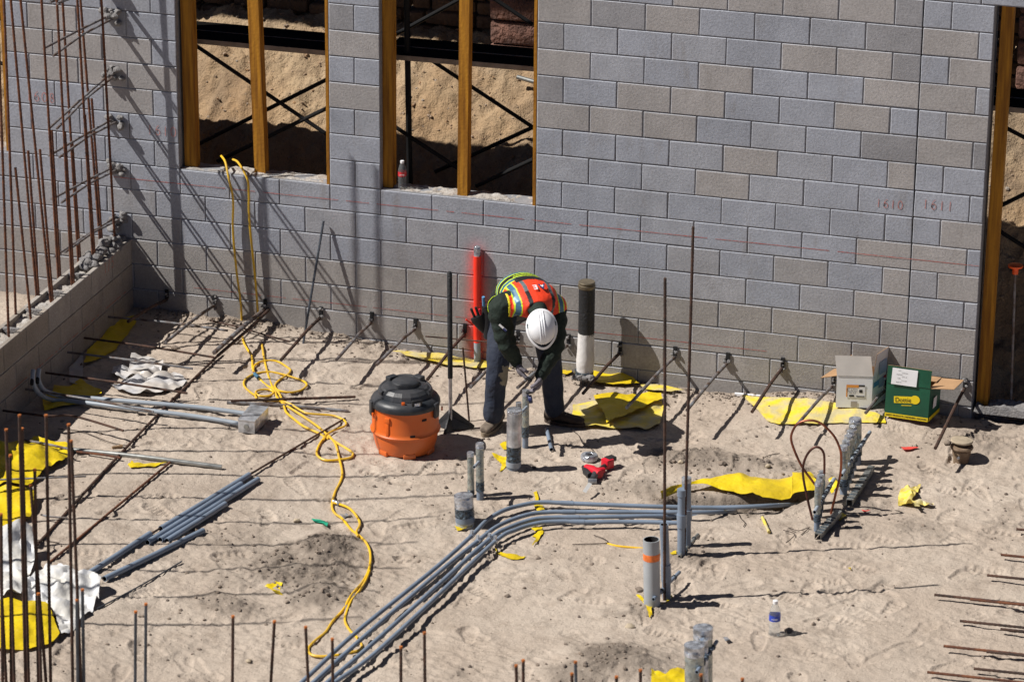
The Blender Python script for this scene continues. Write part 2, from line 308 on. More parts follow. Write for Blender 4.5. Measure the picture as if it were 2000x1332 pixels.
# ------------------------------------------------------------------ mesh builder
def V(*a): return Vector(a if len(a) > 1 else a[0])
class MB:
    def __init__(s): s.v = []; s.f = []; s.m = []; s.mi = 0; s.mats = []; s.sm = []; s.smooth = True; s.tint = []
    def use(s, key):
        mt = M[key] if isinstance(key, str) else key
        if mt not in s.mats: s.mats.append(mt)
        s.mi = s.mats.index(mt); return s
    def face(s, idx): s.f.append(tuple(idx)); s.m.append(s.mi); s.sm.append(s.smooth)
    def add(s, verts, faces):
        o = len(s.v); s.v += [Vector(p) for p in verts]
        for f in faces: s.face([i+o for i in f])
    def hexa(s, c8):            # c8: bottom 4 (ccw from above), top 4
        sm = s.smooth; s.smooth = False
        s.add(c8, [(3, 2, 1, 0), (4, 5, 6, 7), (0, 1, 5, 4), (1, 2, 6, 5), (2, 3, 7, 6), (3, 0, 4, 7)]); s.smooth = sm; return s
    def box(s, c, ax, ay, az, bev=0):   # centre, three half axis vectors
        c, ax, ay, az = V(c), V(ax), V(ay), V(az)
        if bev <= 0:
            return s.hexa([c-ax-ay-az, c+ax-ay-az, c+ax+ay-az, c-ax+ay-az, c-ax-ay+az, c+ax-ay+az, c+ax+ay+az, c-ax+ay+az])
        bm = bmesh.new(); bmesh.ops.create_cube(bm, size=2)
        lx, ly, lz = ax.length, ay.length, az.length
        for v in bm.verts: v.co = Vector((v.co.x*lx, v.co.y*ly, v.co.z*lz))
        bmesh.ops.bevel(bm, geom=bm.edges[:], offset=bev, segments=2, affect='EDGES', profile=.5)
        nx, ny, nz = ax.normalized(), ay.normalized(), az.normalized()
        bm.verts.ensure_lookup_table()
        s.add([c+nx*v.co.x+ny*v.co.y+nz*v.co.z for v in bm.verts], [[v.index for v in f.verts] for f in bm.faces]); bm.free(); return s
    def tube(s, pts, r, n=10, cap=True, ribs=0, ry=None):
        pts = [V(p) for p in pts]
        rr = r if isinstance(r, (list, tuple)) else [r]*len(pts)
        if ribs:
            P, Q = [], []
            for i in range(len(pts)-1):
                L = (pts[i+1]-pts[i]).length; k = max(1, int(L/ribs))
                for j in range(k): P.append(pts[i].lerp(pts[i+1], j/k)); Q.append(rr[i]+(rr[i+1]-rr[i])*j/k)
            P.append(pts[-1]); Q.append(rr[-1]); pts = P; rr = [q*(1.0 if i % 2 else 1.16) for i, q in enumerate(Q)]
        o = len(s.v); T0 = (pts[1]-pts[0]).normalized()
        U = T0.cross(Vector((0, 0, 1)));
        if U.length < .1: U = T0.cross(Vector((0, 1, 0)))
        U.normalize()
        for i, p in enumerate(pts):
            T = (pts[min(i+1, len(pts)-1)]-pts[max(i-1, 0)])
            if T.length < 1e-9: T = T0.copy()
            T.normalize(); U = (U - T*U.dot(T))
            U.normalize(); B = T.cross(U)
            for k in range(n):
                a = 2*math.pi*k/n; s.v.append(p + (U*math.cos(a)+B*math.sin(a))*rr[i])
        for i in range(len(pts)-1):
            for k in range(n):
                a = o+i*n+k; b = o+i*n+(k+1) % n; s.face((a, b, b+n, a+n))
        if cap:
            sm = s.smooth; s.smooth = False
            s.face(list(range(o+n-1, o-1, -1))); e = o+(len(pts)-1)*n; s.face(list(range(e, e+n))); s.smooth = sm
        return s
    def pipe(s, pts, r, n=14, t=.0035, hole='hole'):   # hollow looking tube
        s.tube(pts, r, n, cap=False); k = s.mi
        pts = [V(p) for p in pts]
        for e, q in ((pts[0], pts[1]), (pts[-1], pts[-2])):
            T = (q-e).normalized(); U = T.cross(Vector((0, 0, 1)))
            if U.length < .1: U = T.cross(Vector((0, 1, 0)))
            U.normalize(); B = T.cross(U); o = len(s.v)
            r2 = r if not isinstance(r, (list, tuple)) else (r[0] if e is pts[0] else r[-1])
            for (rad, dep) in ((r2, 0), (r2-t, 0), (r2-t, .12)):
                for j in range(n):
                    a = 2*math.pi*j/n; s.v.append(e+T*dep+(U*math.cos(a)+B*math.sin(a))*rad)
            for w in range(2):
                if w == 1: s.use(hole)
                for j in range(n):
                    a = o+w*n+j; b = o+w*n+(j+1) % n; s.face((a, b, b+n, a+n))
            s.face([o+2*n+j for j in range(n)]); s.mi = k
        return s
    def lathe(s, c, prof, n=32, up=(0, 0, 1), sx=1, sy=1, closed=True, ang=None):
        c = V(c); up = V(up).normalized(); U = up.cross(Vector((0, 1, 0)))
        if U.length < .1: U = Vector((1, 0, 0))
        U.normalize(); B = up.cross(U); o = len(s.v)
        for (r, z) in prof:
            for k in range(n):
                a = 2*math.pi*k/n; s.v.append(c+up*z+U*(math.cos(a)*r*sx)+B*(math.sin(a)*r*sy))
        for i in range(len(prof)-1):
            for k in range(n):
                a = o+i*n+k; b = o+i*n+(k+1) % n; s.face((a, b, b+n, a+n))
        if closed:
            s.face(list(range(o+n-1, o-1, -1))); e = o+(len(prof)-1)*n; s.face(list(range(e, e+n)))
        return s
    def ell(s, c, ax, ay, az, n=14, m=10):
        c, ax, ay, az = V(c), V(ax), V(ay), V(az); o = len(s.v)
        for i in range(1, m):
            t = math.pi*i/m
            for k in range(n):
                a = 2*math.pi*k/n; s.v.append(c+az*math.cos(t)+(ax*math.cos(a)+ay*math.sin(a))*math.sin(t))
        s.v += [c+az, c-az]; tp = len(s.v)-2
        for i in range(m-2):
            for k in range(n):
                a = o+i*n+k; b = o+i*n+(k+1) % n; s.face((a, a+n, b+n, b))
        for k in range(n):
            s.face((tp, o+k, o+(k+1) % n)); e = o+(m-2)*n; s.face((tp+1, e+(k+1) % n, e+k))
        return s
    def rock(s, c, r, seed=0, flat=.7):
        rs = random.Random(seed); bm = bmesh.new(); bmesh.ops.create_icosphere(bm, subdivisions=2, radius=1)
        sx, sy, sz = r*rs.uniform(.8, 1.2), r*rs.uniform(.8, 1.2), r*flat*rs.uniform(.8, 1.1)
        ph = [rs.uniform(0, 9) for _ in range(3)]
        for v in bm.verts:
            k = 1+.18*math.sin(3*v.co.x+ph[0])*math.cos(4*v.co.y+ph[1])+.12*rs.uniform(-1, 1)
            v.co = Vector((v.co.x*sx*k, v.co.y*sy*k, v.co.z*sz*k))
        bm.verts.ensure_lookup_table(); c = V(c)
        s.add([c+v.co for v in bm.verts], [[v.index for v in f.verts] for f in bm.faces]); bm.free(); return s
def wloc(o):
    l = Vector((0, 0, 0))
    while o is not None: l = l + o.location; o = o.parent
    return l
def tagp(o, label=None, cat=None, group=None, kind=None):
    if label: o['label'] = label
    if cat: o['category'] = cat
    if group: o['group'] = group
    if kind: o['kind'] = kind
    return o
def thing(name, label, cat, loc, group=None):
    o = bpy.data.objects.new(name, None); o.empty_display_size = .1; COL.objects.link(o); o.location = V(loc)
    return tagp(o, label, cat, group)
def obj(name, mb, key=None, parent=None, origin=None):
    me = bpy.data.meshes.new(name)
    if origin is None:
        if parent is not None: origin = wloc(parent)
        else:
            xs = [min(p[i] for p in mb.v) for i in range(3)]; xe = [max(p[i] for p in mb.v) for i in range(3)]
            origin = Vector(((xs[0]+xe[0])/2, (xs[1]+xe[1])/2, xs[2]))
    origin = V(origin)
    me.from_pydata([tuple(p-origin) for p in mb.v], [], mb.f)
    if key is not None: me.materials.append(M[key] if isinstance(key, str) else key)
    else:
        for m_ in mb.mats: me.materials.append(m_)
        me.polygons.foreach_set('material_index', mb.m)
    me.polygons.foreach_set('use_smooth', mb.sm); me.update()
    if any(mb.sm): me.set_sharp_from_angle(angle=R(38))
    o = bpy.data.objects.new(name, me); COL.objects.link(o)
    if parent is not None: o.parent = parent; o.location = origin - wloc(parent)
    else: o.location = origin
    return o
def one(name, mb, key, label, cat, group=None): return tagp(obj(name, mb, key), label, cat, group)
ORD = ['first', 'second', 'third', 'fourth', 'fifth', 'sixth', 'seventh', 'eighth', 'ninth', 'tenth', 'eleventh', 'twelfth',
       'thirteenth', 'fourteenth', 'fifteenth', 'sixteenth', 'seventeenth', 'eighteenth', 'nineteenth', 'twentieth']
ORD += ['twenty-'+w for w in ORD[:9]]+['thirtieth']+['thirty-'+w for w in ORD[:9]]
def text_mesh(txt, size):
    c = bpy.data.curves.new('t', 'FONT'); c.body = txt; c.size = size; c.align_x = 'CENTER'; c.align_y = 'CENTER'
    o = bpy.data.objects.new('t', c); COL.objects.link(o); bpy.context.view_layer.update()
    me = bpy.data.meshes.new_from_object(o.evaluated_get(bpy.context.evaluated_depsgraph_get()))
    vs = [v.co.copy() for v in me.vertices]; fs = [tuple(p.vertices) for p in me.polygons]
    bpy.data.objects.remove(o); bpy.data.curves.remove(c); bpy.data.meshes.remove(me); return vs, fs
def put_text(mb, txt, size, c, xd, yd, wscale=1.0, bold=0):
    vs, fs = text_mesh(txt, size); c, xd, yd = V(c), V(xd).normalized(), V(yd).normalized()
    offs = [(0, 0)] + ([(bold, 0), (-bold, 0), (0, bold)] if bold else [])
    nn = xd.cross(yd)
    for i, (ox, oy) in enumerate(offs):
        mb.add([c+xd*(v.x*wscale+ox)+yd*(v.y+oy)+nn*(.0002*i) for v in vs], fs)
def remesh(mb, vox, smooth=4):
    me = bpy.data.meshes.new('tmp'); me.from_pydata([tuple(p) for p in mb.v], [], mb.f); me.update()
    o = bpy.data.objects.new('tmp', me); COL.objects.link(o)
    md = o.modifiers.new('r', 'REMESH'); md.mode = 'VOXEL'; md.voxel_size = vox
    if smooth: sm = o.modifiers.new('s', 'SMOOTH'); sm.iterations = smooth; sm.factor = .5
    bpy.context.view_layer.update()
    me2 = bpy.data.meshes.new_from_object(o.evaluated_get(bpy.context.evaluated_depsgraph_get()))
    out = MB(); out.add([v.co.copy() for v in me2.vertices], [tuple(p.vertices) for p in me2.polygons])
    bpy.data.objects.remove(o); bpy.data.meshes.remove(me2); bpy.data.meshes.remove(me); return out
def spline(P, k=8):
    P = [V(p) for p in P]; out = []
    for i in range(len(P)-1):
        p0 = P[max(i-1, 0)]; p1 = P[i]; p2 = P[i+1]; p3 = P[min(i+2, len(P)-1)]
        for j in range(k):
            t = j/k; out.append(.5*((2*p1)+(p2-p0)*t+(2*p0-5*p1+4*p2-p3)*t*t+(3*p1-p0-3*p2+p3)*t**3))
    out.append(P[-1]); return out

# ================================================================== GROUND (one sheet, fine where the camera looks)
def axis(a, b, step, far):
    out = [a]; s_ = step
    while out[-1] > -far: s_ *= 1.35; out.append(out[-1]-s_)
    lo = out[::-1]; hi = [b]; s_ = step
    while hi[-1] < far: s_ *= 1.35; hi.append(hi[-1]+s_)
    return np.concatenate([lo[:-1], np.arange(a, b, step), hi])
gx = axis(-4.2, 5.0, .010, 60); gy = axis(-6.45, .06, .010, 60)
XX, YY = np.meshgrid(gx, gy)
H = gh(XX, YY)
FR = fresh(XX, YY)
inn = (np.abs(XX) < 7) & (YY > -8) & (YY < 1)
rough = .5+.8*np.clip(fbm(XX, YY, .8, 2, 50)+.5, 0, 1)
H = H + inn*(.016*fbm(XX, YY, 2.3, 3, 11)*rough + (.006+.030*FR)*fbm(XX, YY, 13, 4, 21, .6)*rough + .012*np.abs(fbm(XX, YY, 7, 2, 31))*rough + .011*(.5-np.abs(2*fbm(XX*1.0+YY*.4, YY*1.7, 11, 2, 41)))*np.clip(fbm(XX, YY, 1.4, 2, 43)*2.2+.45, 0, 1))
rs = np.random.RandomState(5)
for _ in range(460):                       # scuffs and boot prints
    cx, cy = rs.uniform(-3.0, 4.6), rs.uniform(-6.3, -.25)
    if rs.rand() < .25 and cx < 0: continue
    a = rs.uniform(0, math.pi); L_, w_ = rs.uniform(.11, .15), rs.uniform(.038, .05); dep = rs.uniform(.004, .013)
    i0, i1 = np.searchsorted(gx, [cx-.25, cx+.25]); j0, j1 = np.searchsorted(gy, [cy-.25, cy+.25])
    x = XX[j0:j1, i0:i1]-cx; y = YY[j0:j1, i0:i1]-cy
    u = x*math.cos(a)+y*math.sin(a); v = -x*math.sin(a)+y*math.cos(a)
    w2 = w_*(1+.25*np.sin(u/L_*2.5)); d = (u/L_)**4+(v/w2)**2
    foot = -dep/(1+np.exp((np.sqrt(d)-1)*14))+dep*.6*np.exp(-((np.sqrt(d)-1.2)/.16)**2)*rs.uniform(.2, 1)*(1+.6*np.sin(np.arctan2(v, u)*2+rs.uniform(0, 6)))
    if rs.rand() < .6: foot += dep*.38*np.exp(-d**2)*np.sign(np.sin(u*(130 if rs.rand() < .5 else 170)))
    H[j0:j1, i0:i1] += foot
H[(YY > .02)] = -.06
ny, nx = H.shape
me = bpy.data.meshes.new('ground')
co = np.stack([XX, YY, H], -1).reshape(-1, 3)
idx = np.arange(ny*nx).reshape(ny, nx)
q = np.stack([idx[:-1, :-1], idx[:-1, 1:], idx[1:, 1:], idx[1:, :-1]], -1).reshape(-1, 4)
me.vertices.add(len(co)); me.vertices.foreach_set('co', co.ravel())
me.loops.add(q.size); me.loops.foreach_set('vertex_index', q.ravel().astype(np.int32))
me.polygons.add(len(q)); me.polygons.foreach_set('loop_start', np.arange(0, q.size, 4, dtype=np.int32))
me.update(); me.validate()
me.polygons.foreach_set('use_smooth', np.ones(len(q), bool))
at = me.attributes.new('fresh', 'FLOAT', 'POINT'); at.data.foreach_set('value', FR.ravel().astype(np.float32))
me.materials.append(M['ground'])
gob = bpy.data.objects.new('ground', me); COL.objects.link(gob); gob['kind'] = 'structure'

# clods and gravel: nobody could count them
def clods(name, P, sizes, seed, matl, flat=.75):
    bm = bmesh.new(); bmesh.ops.create_icosphere(bm, subdivisions=1, radius=1)
    base = np.array([v.co[:] for v in bm.verts]); fc = np.array([[v.index for v in f.verts] for f in bm.faces]); bm.free()
    r_ = np.random.RandomState(seed); n = len(P); nv = len(base)
    k = 1+r_.uniform(-.28, .28, (n, nv)); sc = sizes[:, None]*np.stack([r_.uniform(.75, 1.3, n), r_.uniform(.75, 1.3, n), r_.uniform(.6, 1, n)*flat/.75], 1)
    a = r_.uniform(0, 6.28, n); c, s_ = np.cos(a), np.sin(a)
    v = base[None]*k[..., None]*sc[:, None, :]
    x = v[..., 0]*c[:, None]-v[..., 1]*s_[:, None]; y = v[..., 0]*s_[:, None]+v[..., 1]*c[:, None]
    v = np.stack([x, y, v[..., 2]], -1)+P[:, None, :]
    me = bpy.data.meshes.new(name); me.from_pydata(v.reshape(-1, 3).tolist(), [], (fc[None]+np.arange(n)[:, None, None]*nv).reshape(-1, 3).tolist())
    me.materials.append(matl); o = bpy.data.objects.new(name, me); COL.objects.link(o); o['kind'] = 'stuff'
    return o
M['clod'] = mat('soil clods', (.27, .215, .17), .95, 0, vscale=9, bump=.6, bscale=80, col2=(.13, .105, .09))
M['gravel'] = mat('grey and orange gravel', (.30, .26, .22), .9, 0, vscale=14, bump=.6, bscale=80, col2=(.34, .20, .10))
def hfield(x, y):     # ground height from the finished sheet
    i = np.clip(np.searchsorted(gx, x), 1, nx-1); j = np.clip(np.searchsorted(gy, y), 1, ny-1)
    return H[j, i]
cx = rs.uniform(-3.2, 4.8, 120000); cy = rs.uniform(-6.4, -.02, 120000)
pf = fresh(cx, cy); keep = rs.rand(120000) < (.004+.34*pf**1.5+.035*np.clip(fbm(cx, cy, 1.3, 3, 8)*2, 0, 1)**2); cx, cy, pf = cx[keep], cy[keep], pf[keep]
n0 = len(cx); ex = rs.uniform(-3.2, 3.3, 1500); ey = -np.abs(rs.exponential(.10, 1500))-.01
cx = np.concatenate([cx, ex]); cy = np.concatenate([cy, ey])
sz = .0035+.0065*rs.rand(len(cx))**3*1.8; sz[rs.rand(len(cx)) < .012] *= 2.2
tagp(clods('soil_clods', np.stack([cx, cy, hfield(cx, cy)+sz*.2], 1), sz, 3, M['clod']), 'small clods and crumbs of soil scattered over the sandy ground', 'soil')
for i, (px, py, r_) in enumerate(((1230, 1226, .028), (1597, 1209, .012), (580, 1019, .022), (1410, 908, .03), (1330, 905, .025), (808, 1170, .016), (486, 1292, .018), (991, 1166, .02), (1500, 912, .022), (1850, 868, .03))):
    mb = MB(); p = G(px, py); mb.rock(p+V(0, 0, r_*.4), r_, i)
    one('rock', mb, 'clod' if i % 2 else 'dust_lid', ['round tan stone lying left of the water bottle on the sand', 'tiny stone right of the water bottle', 'small grey stone beside the green scrap', 'brown clod at the edge of the trench', 'brown clod left of the trench', 'small stone right of the dark soil heap', 'small grey stone near the bottom left dowels', 'stone on the sand right of the conduit bundle', 'clod on the far lip of the trench', 'clod beside the iron cleanout'][i], 'stone', 'loose stones on the sand')

# ================================================================== MAIN BLOCK WALL
h = .2032; BASE = 14.5
def LZ(k): return (BASE-k)*h
TAN = [(1255,190),(1355,200),(1410,155),(1098,230),(1200,240),(1305,250),(1575,115),(1680,125),(1737,180),(1735,285),(1850,85),(1860,185),(1895,140),(1100,18),(1098,132),(1340,5),(1480,10),(1560,15),(1690,15),(1895,262),
       (140,45),(120,95),(250,100),(260,180),(55,75),(110,145),(230,150),(1000,330),(1715,490),(1735,540),(1880,545),(1740,335),(1850,490),(690,90),(690,185),(1735,590),(1880,315),(1440,340)]
DARK = [(1780,75),(1760,20),(1760,285),(680,32),(770,500),(1060,62),(1895,395),(1795,130),(1060,160)]
def block_tint(x0, x1, z0, z1, k, rnd):
    cx_, cz_ = (x0+x1)/2, (z0+z1)/2
    a, b = proj((x0, 0, z1)), proj((x1, 0, z0))
    g = rnd.uniform(.95, 1.05); base = np.array([.335, .355, .41])*g
    tan = any(a[0] < t[0] < b[0] and a[1]-4 < t[1] < b[1]+4 for t in TAN)
    dark = any(a[0] < t[0] < b[0] and a[1]-4 < t[1] < b[1]+4 for t in DARK)
    if tan or rnd.random() < .02: base = np.array([.365, .35, .35])*g
    elif rnd.random() < .2: base = np.array([.345, .36, .405])*g
    if dark or (not tan and rnd.random() < .02): base = np.array([.29, .29, .31])*g
    if k >= 11: base = np.array([.335, .318, .308])*rnd.uniform(.92, 1.06)
    elif k >= 9 and rnd.random() < .5: base = base*.6+np.array([.36, .345, .34])*.4
    return tuple(base)
def block(mb, tints, o, ex, ey, ez, wx, wz, dep, tint, mj=.005, bev=.0035, light=True):
    """one block: o = lower outer corner, ex along, ez up, ey into the wall"""
    x0, x1, z0, z1 = mj, wx-mj, mj, wz-mj
    def P(x, z, d): return o+ex*x+ez*z+ey*d
    n0 = len(mb.f); sm = mb.smooth; mb.smooth = False
    vs = [P(x0+bev, z0+bev, 0), P(x1-bev, z0+bev, 0), P(x1-bev, z1-bev, 0), P(x0+bev, z1-bev, 0),
          P(x0, z0, bev), P(x1, z0, bev), P(x1, z1, bev), P(x0, z1, bev),
          P(x0, z0, dep), P(x1, z0, dep), P(x1, z1, dep), P(x0, z1, dep)]
    if light:
        jr = lambda: random.gauss(0, .0009)
        for c_ in range(4):
            dx_, dz_ = jr(), jr(); vs[c_] = vs[c_]+ex*dx_+ez*dz_; vs[c_+4] = vs[c_+4]+ex*dx_+ez*dz_; vs[c_+8] = vs[c_+8]+ex*dx_+ez*dz_
    mb.add(vs, [(0, 1, 2, 3), (4, 5, 1, 0), (5, 6, 2, 1), (6, 7, 3, 2), (7, 4, 0, 3), (8, 9, 5, 4), (9, 10, 6, 5), (10, 11, 7, 6), (11, 8, 4, 7), (11, 10, 9, 8)])
    mb.smooth = sm; k_ = [tint]*(len(mb.f)-n0); k_[1:5] = [tuple(.5*c+.5*m_ for c, m_ in zip(tint, (.60, .63, .70)))]*4 if light else k_[1:5]; tints += k_  # bevels paler: mortar smear, plus sunlit joint lines put into the tint
def set_tint(o, tints):
    a = o.data.attributes.new('tint', 'FLOAT_COLOR', 'FACE')
    a.data.foreach_set('color', [c for t in tints for c in (*t, 1.0)])
spray_x = W(932, 600).x; spray_z = W(932, 600).z
M['block'] = block_material('concrete block', (spray_x, spray_z)); M['block_plain'] = block_material('concrete block side')
wall = thing('block_wall', 'long wall of grey and tan concrete blocks with two window openings and a doorway', 'wall', (0, 0, 0))
rnd = random.Random(11); mb = MB(); tints = []
TH = .194; EX, EY, EZ = V(1, 0, 0), V(0, 1, 0), V(0, 0, 1)
TOPK = -7; WIN_TOP = -1
mort = (.26, .265, .285)
holes = []
doorz = W(1950, 10).z; DK = int(round(BASE-doorz/h))
def course(k, segs):
    z0 = LZ(k+1)
    off = 1 if k % 2 else 0       # odd courses: vertical joints on odd half units
    for a, b in segs:
        cur = a; 
        while cur < b-1e-6:
            nxt = math.floor(cur)+1
            while (int(nxt) % 2 != off): nxt += 1
            nxt = min(nxt, b)
            if cur < 14 < nxt: nxt = 14
            x0, x1 = cur*h, nxt*h
            j0 = .004 if abs(cur-14) < 1e-6 else 0
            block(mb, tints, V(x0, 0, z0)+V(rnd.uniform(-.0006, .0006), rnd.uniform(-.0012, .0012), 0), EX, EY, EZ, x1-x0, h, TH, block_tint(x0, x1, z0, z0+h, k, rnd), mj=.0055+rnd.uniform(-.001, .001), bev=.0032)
            cur = nxt
        # mortar bed, recessed, split at the control joint
        for (m0, m1) in ((a, min(b, 14)), (max(a, 14), b)):
            if m1-m0 > .01:
                s0 = .008 if m0 == 14 else .001; s1 = .004 if m1 == 14 else .001
                n0 = len(mb.f); x0, x1 = m0*h+s0, m1*h-s1; y0 = .0065; mb.smooth = False
                mb.hexa([V(x0, y0, z0-.0005), V(x1, y0, z0-.0005), V(x1, TH-.003, z0-.0005), V(x0, TH-.003, z0-.0005), V(x0, y0, z0+h-.001), V(x1, y0, z0+h-.001), V(x1, TH-.003, z0+h-.001), V(x0, TH-.003, z0+h-.001)])
                tints.extend([mort]*(len(mb.f)-n0))
for k in range(TOPK, 16):
    if k >= 14: segs = [(-36, 16.5)] if k == 14 else [(-36, 26)]
    elif k >= 8: segs = [(-36, 16.5)]
    elif k >= WIN_TOP: segs = [(-21, -14), (-8, -6), (0, 16.5)]
    else: segs = [(-21, 16.5)]
    if k < DK: segs = segs[:-1]+[(segs[-1][0], 26)]
    course(k, segs)
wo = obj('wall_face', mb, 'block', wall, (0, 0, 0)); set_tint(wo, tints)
# handwriting, chalk lines and mortar details belong to the wall
def strokes(mb, c, xd, yd, glyphs, s, w=.0035, nrm=None):
    nrm = nrm or V(0, -.003, 0); x = 0
    for g in glyphs:
        for st in GL[g]:
            pts = [c+xd*((x+p[0]*.6)*s)+yd*(p[1]*s)+nrm for p in st]
            for a, b in zip(pts[:-1], pts[1:]):
                t = (b-a).normalized(); n_ = t.cross(nrm.normalized())*w
                o = len(mb.v); mb.v += [a-n_, b-n_, b+n_, a+n_]; mb.face((o, o+1, o+2, o+3))
        x += .85
def arc(cx_, cy_, rx, ry, a0, a1, n=10): return [(cx_+rx*math.cos(R(a0+(a1-a0)*i/n)), cy_+ry*math.sin(R(a0+(a1-a0)*i/n))) for i in range(n+1)]
GL = {'1': [[(.45, 0), (.5, 1)]], '6': [arc(.9, .3, .75, .75, 100, 190, 6)[::1]+arc(.5, .3, .38, .3, 180, 540, 12)], '0': [arc(.5, .5, .42, .5, 0, 360, 14)],
      '8': [arc(.5, .26, .36, .26, 0, 360, 12), arc(.5, .76, .28, .24, 0, 360, 12)], '/': [[(.2, 0), (.7, 1)]], '5': [[(.85, 1), (.3, .95), (.25, .55)]+arc(.45, .3, .35, .3, 100, -130, 8)]}
for px, py, g, s in ((52, 196, '1608', .075), (288, 262, '1610', .075), (1711, 404, '1610', .062), (1802, 407, '1611', .07)):
    m2 = MB(); strokes(m2, W(px, py), V(1, 0, 0), V(0, 0, 1), g, s, .0030); obj('pencil_number', m2, 'chalk_faint', wall)
def hline(px0, px1, py, wdt=.0028, pc=60):
    z = W((px0+px1)/2, py).z; x0, x1 = W(px0, py).x, W(px1, py).x; m2 = MB(); n = pc
    for i in range(n):
        if rnd.random() < .06: continue
        a = x0+(x1-x0)*i/n; b = x0+(x1-x0)*(i+1)/n; w1 = wdt*rnd.uniform(.75, 1.0)*.5
        m2.add([V(a, -.0025, z-w1), V(b, -.0025, z-w1), V(b, -.0025, z+w1), V(a, -.0025, z+w1)], [(0, 1, 2, 3)])
    obj('chalk_line', m2, 'chalk', wall)
hline(225, 1917, 433, .0050, 110); hline(380, 1500, 624, .0040, 90)
# sills: rough grout in the open cells
def lumpy(x0, x1, y0, y1, z, amp, seed, step=.012, key='grout_light', parent=None, name='sill_grout', base=.05):
    xs = np.arange(x0, x1+1e-6, step); ys = np.arange(y0, y1+1e-6, step); A, B = np.meshgrid(xs, ys)
    Z = z+amp*(fbm(A, B, 9, 4, seed, .65)+.25*fbm(A, B, 45, 2, seed+9))
    e = np.minimum(np.minimum(A-x0, x1-A), np.minimum(B-y0, y1-B)); Z = np.where(e < 1e-6, z-base, Z)
    m2 = MB(); nn = len(xs); m2.v = [Vector(t) for t in zip(A.ravel(), B.ravel(), Z.ravel())]
    for j in range(len(ys)-1):
        for i in range(nn-1): a = j*nn+i; m2.face((a, a+1, a+1+nn, a+nn))
    return obj(name, m2, key, parent)
lumpy(-14*h+.01, -8*h-.01, .012, .185, LZ(8)+.004, .022, 5, parent=wall); lumpy(-6*h+.01, -.01, .012, .185, LZ(8)+.004, .03, 8, parent=wall)
lumpy(-36*h, -21*h-.01, .012, .185, LZ(8)+.004, .03, 9, parent=wall)
lumpy(16.5*h+.01, 26*h, -.01, .19, LZ(14)+.012, .035, 13, parent=wall, key='grout', name='threshold_grout')
# rough footing at the wall toe, right side
mb = MB()
fz = 0
lumpy(16.3*h, 26*h, -.05, .25, LZ(14)-.16, .03, 17, parent=wall, key='grout', name='footing_lip', base=.1)
# window framing (temporary posts, each stands by itself)
def post(px_top, px_bot, py_bot, y, wdt, dep, label, zb=None, ztop=3.2):
    b = W(px_bot, py_bot, y); zb = b.z if zb is None else zb; t = W(px_top, 0, y)
    lean = (t.x-b.x)/(t.z-b.z); x0 = b.x; x1 = b.x+lean*(ztop-zb); mb = MB(); mb.smooth = False
    mb.hexa([V(x0, y, zb), V(x0+wdt, y, zb), V(x0+wdt, y+dep, zb), V(x0, y+dep, zb), V(x1, y, ztop), V(x1+wdt, y, ztop), V(x1+wdt, y+dep, ztop), V(x1, y+dep, ztop)])
    return one('wood_post', mb, 'wood', label, 'post', 'timber posts in the wall openings')
post(352, 361, 318, .06, .092, .09, 'yellow timber post at the left jamb of the left window opening', LZ(8)-.01)
post(483, 497, 330, .08, .088, .09, 'yellow timber post in the middle of the left window opening', LZ(8)-.005)
post(745, 746, 366, .06, .086, .09, 'yellow timber post at the left jamb of the right window opening', LZ(8)-.01)
post(897, 893, 382, .05, .078, .088, 'yellow timber post in the middle of the right window opening', LZ(8)-.005)
for px, pb, lb in ((637.5, 638, 'thin yellow timber edge at the right jamb of the left window opening'), (1040, 1041, 'thin yellow timber edge at the right jamb of the right window opening')):
    mb = MB(); mb.smooth = False; x1 = (-8*h if px < 700 else 0)-.002; mb.box((x1-.012, .09, (LZ(8)+3.2)/2), (.012, 0, 0), (0, .085, 0), (0, 0, (3.2-LZ(8))/2+.01))
    one('wood_post', mb, 'wood', lb, 'post', 'timber posts in the wall openings')
mb = MB(); mb.smooth = False
x0, x1 = 16.5*h+.012, 16.5*h+.012
b = W(1931, 785, .12); t = W(1975, 12, .12)
xb = 16.5*h+.015
mb.hexa([V(xb, .085, .06), V(xb+.085, .085, .06), V(xb+.085, .175, .06), V(xb, .175, .06), V(xb+.02, .085, doorz-.002), V(xb+.105, .085, doorz-.002), V(xb+.105, .175, doorz-.002), V(xb+.02, .175, doorz-.002)])
one('wood_post', mb, 'wood', 'tall yellow timber post standing at the left jamb of the doorway', 'post', 'timber posts in the wall openings')
# left end jamb board
mb = MB(); mb.smooth = False; mb.box((-21*h-.014, .1, 2.6), (.012, 0, 0), (0, .085, 0), (0, 0, 1.29)); one('wood_post', mb, 'wood', 'yellow board edge at the far left end of the block wall', 'post', 'timber posts in the wall openings')

# ================================================================== BEHIND THE WALL: bank, stone wall, scaffold
bx = np.arange(-6.0, 6.5, .022); by = np.concatenate([np.arange(.22, 3.2, .022), np.arange(3.3, 14, .5)])
BX, BY = np.meshgrid(bx, by)
prof = np.interp(BY.ravel(), [.2, .7, 1.05, 1.9, 2.3, 3.2, 14], [.0, .75, 1.24, 1.98, 2.02, 2.05, 2.1]).reshape(BY.shape)
prof = prof + np.clip((BX-2.2)/1.2, 0, 1)*np.interp(BY, [0, .8, 1.6, 2.3], [0, -.55, -.3, 0])
BH = prof+.09*fbm(BX, BY, 1.1, 3, 61)+.06*fbm(BX, BY, 5, 4, 71, .6)+.045*fbm(BX, BY, 16, 3, 75, .65)-.02
BH = np.where(BY < .3, -.05, BH)
m2 = bpy.data.meshes.new('embankment'); nn = len(bx); idx = np.arange(BX.size).reshape(BX.shape)
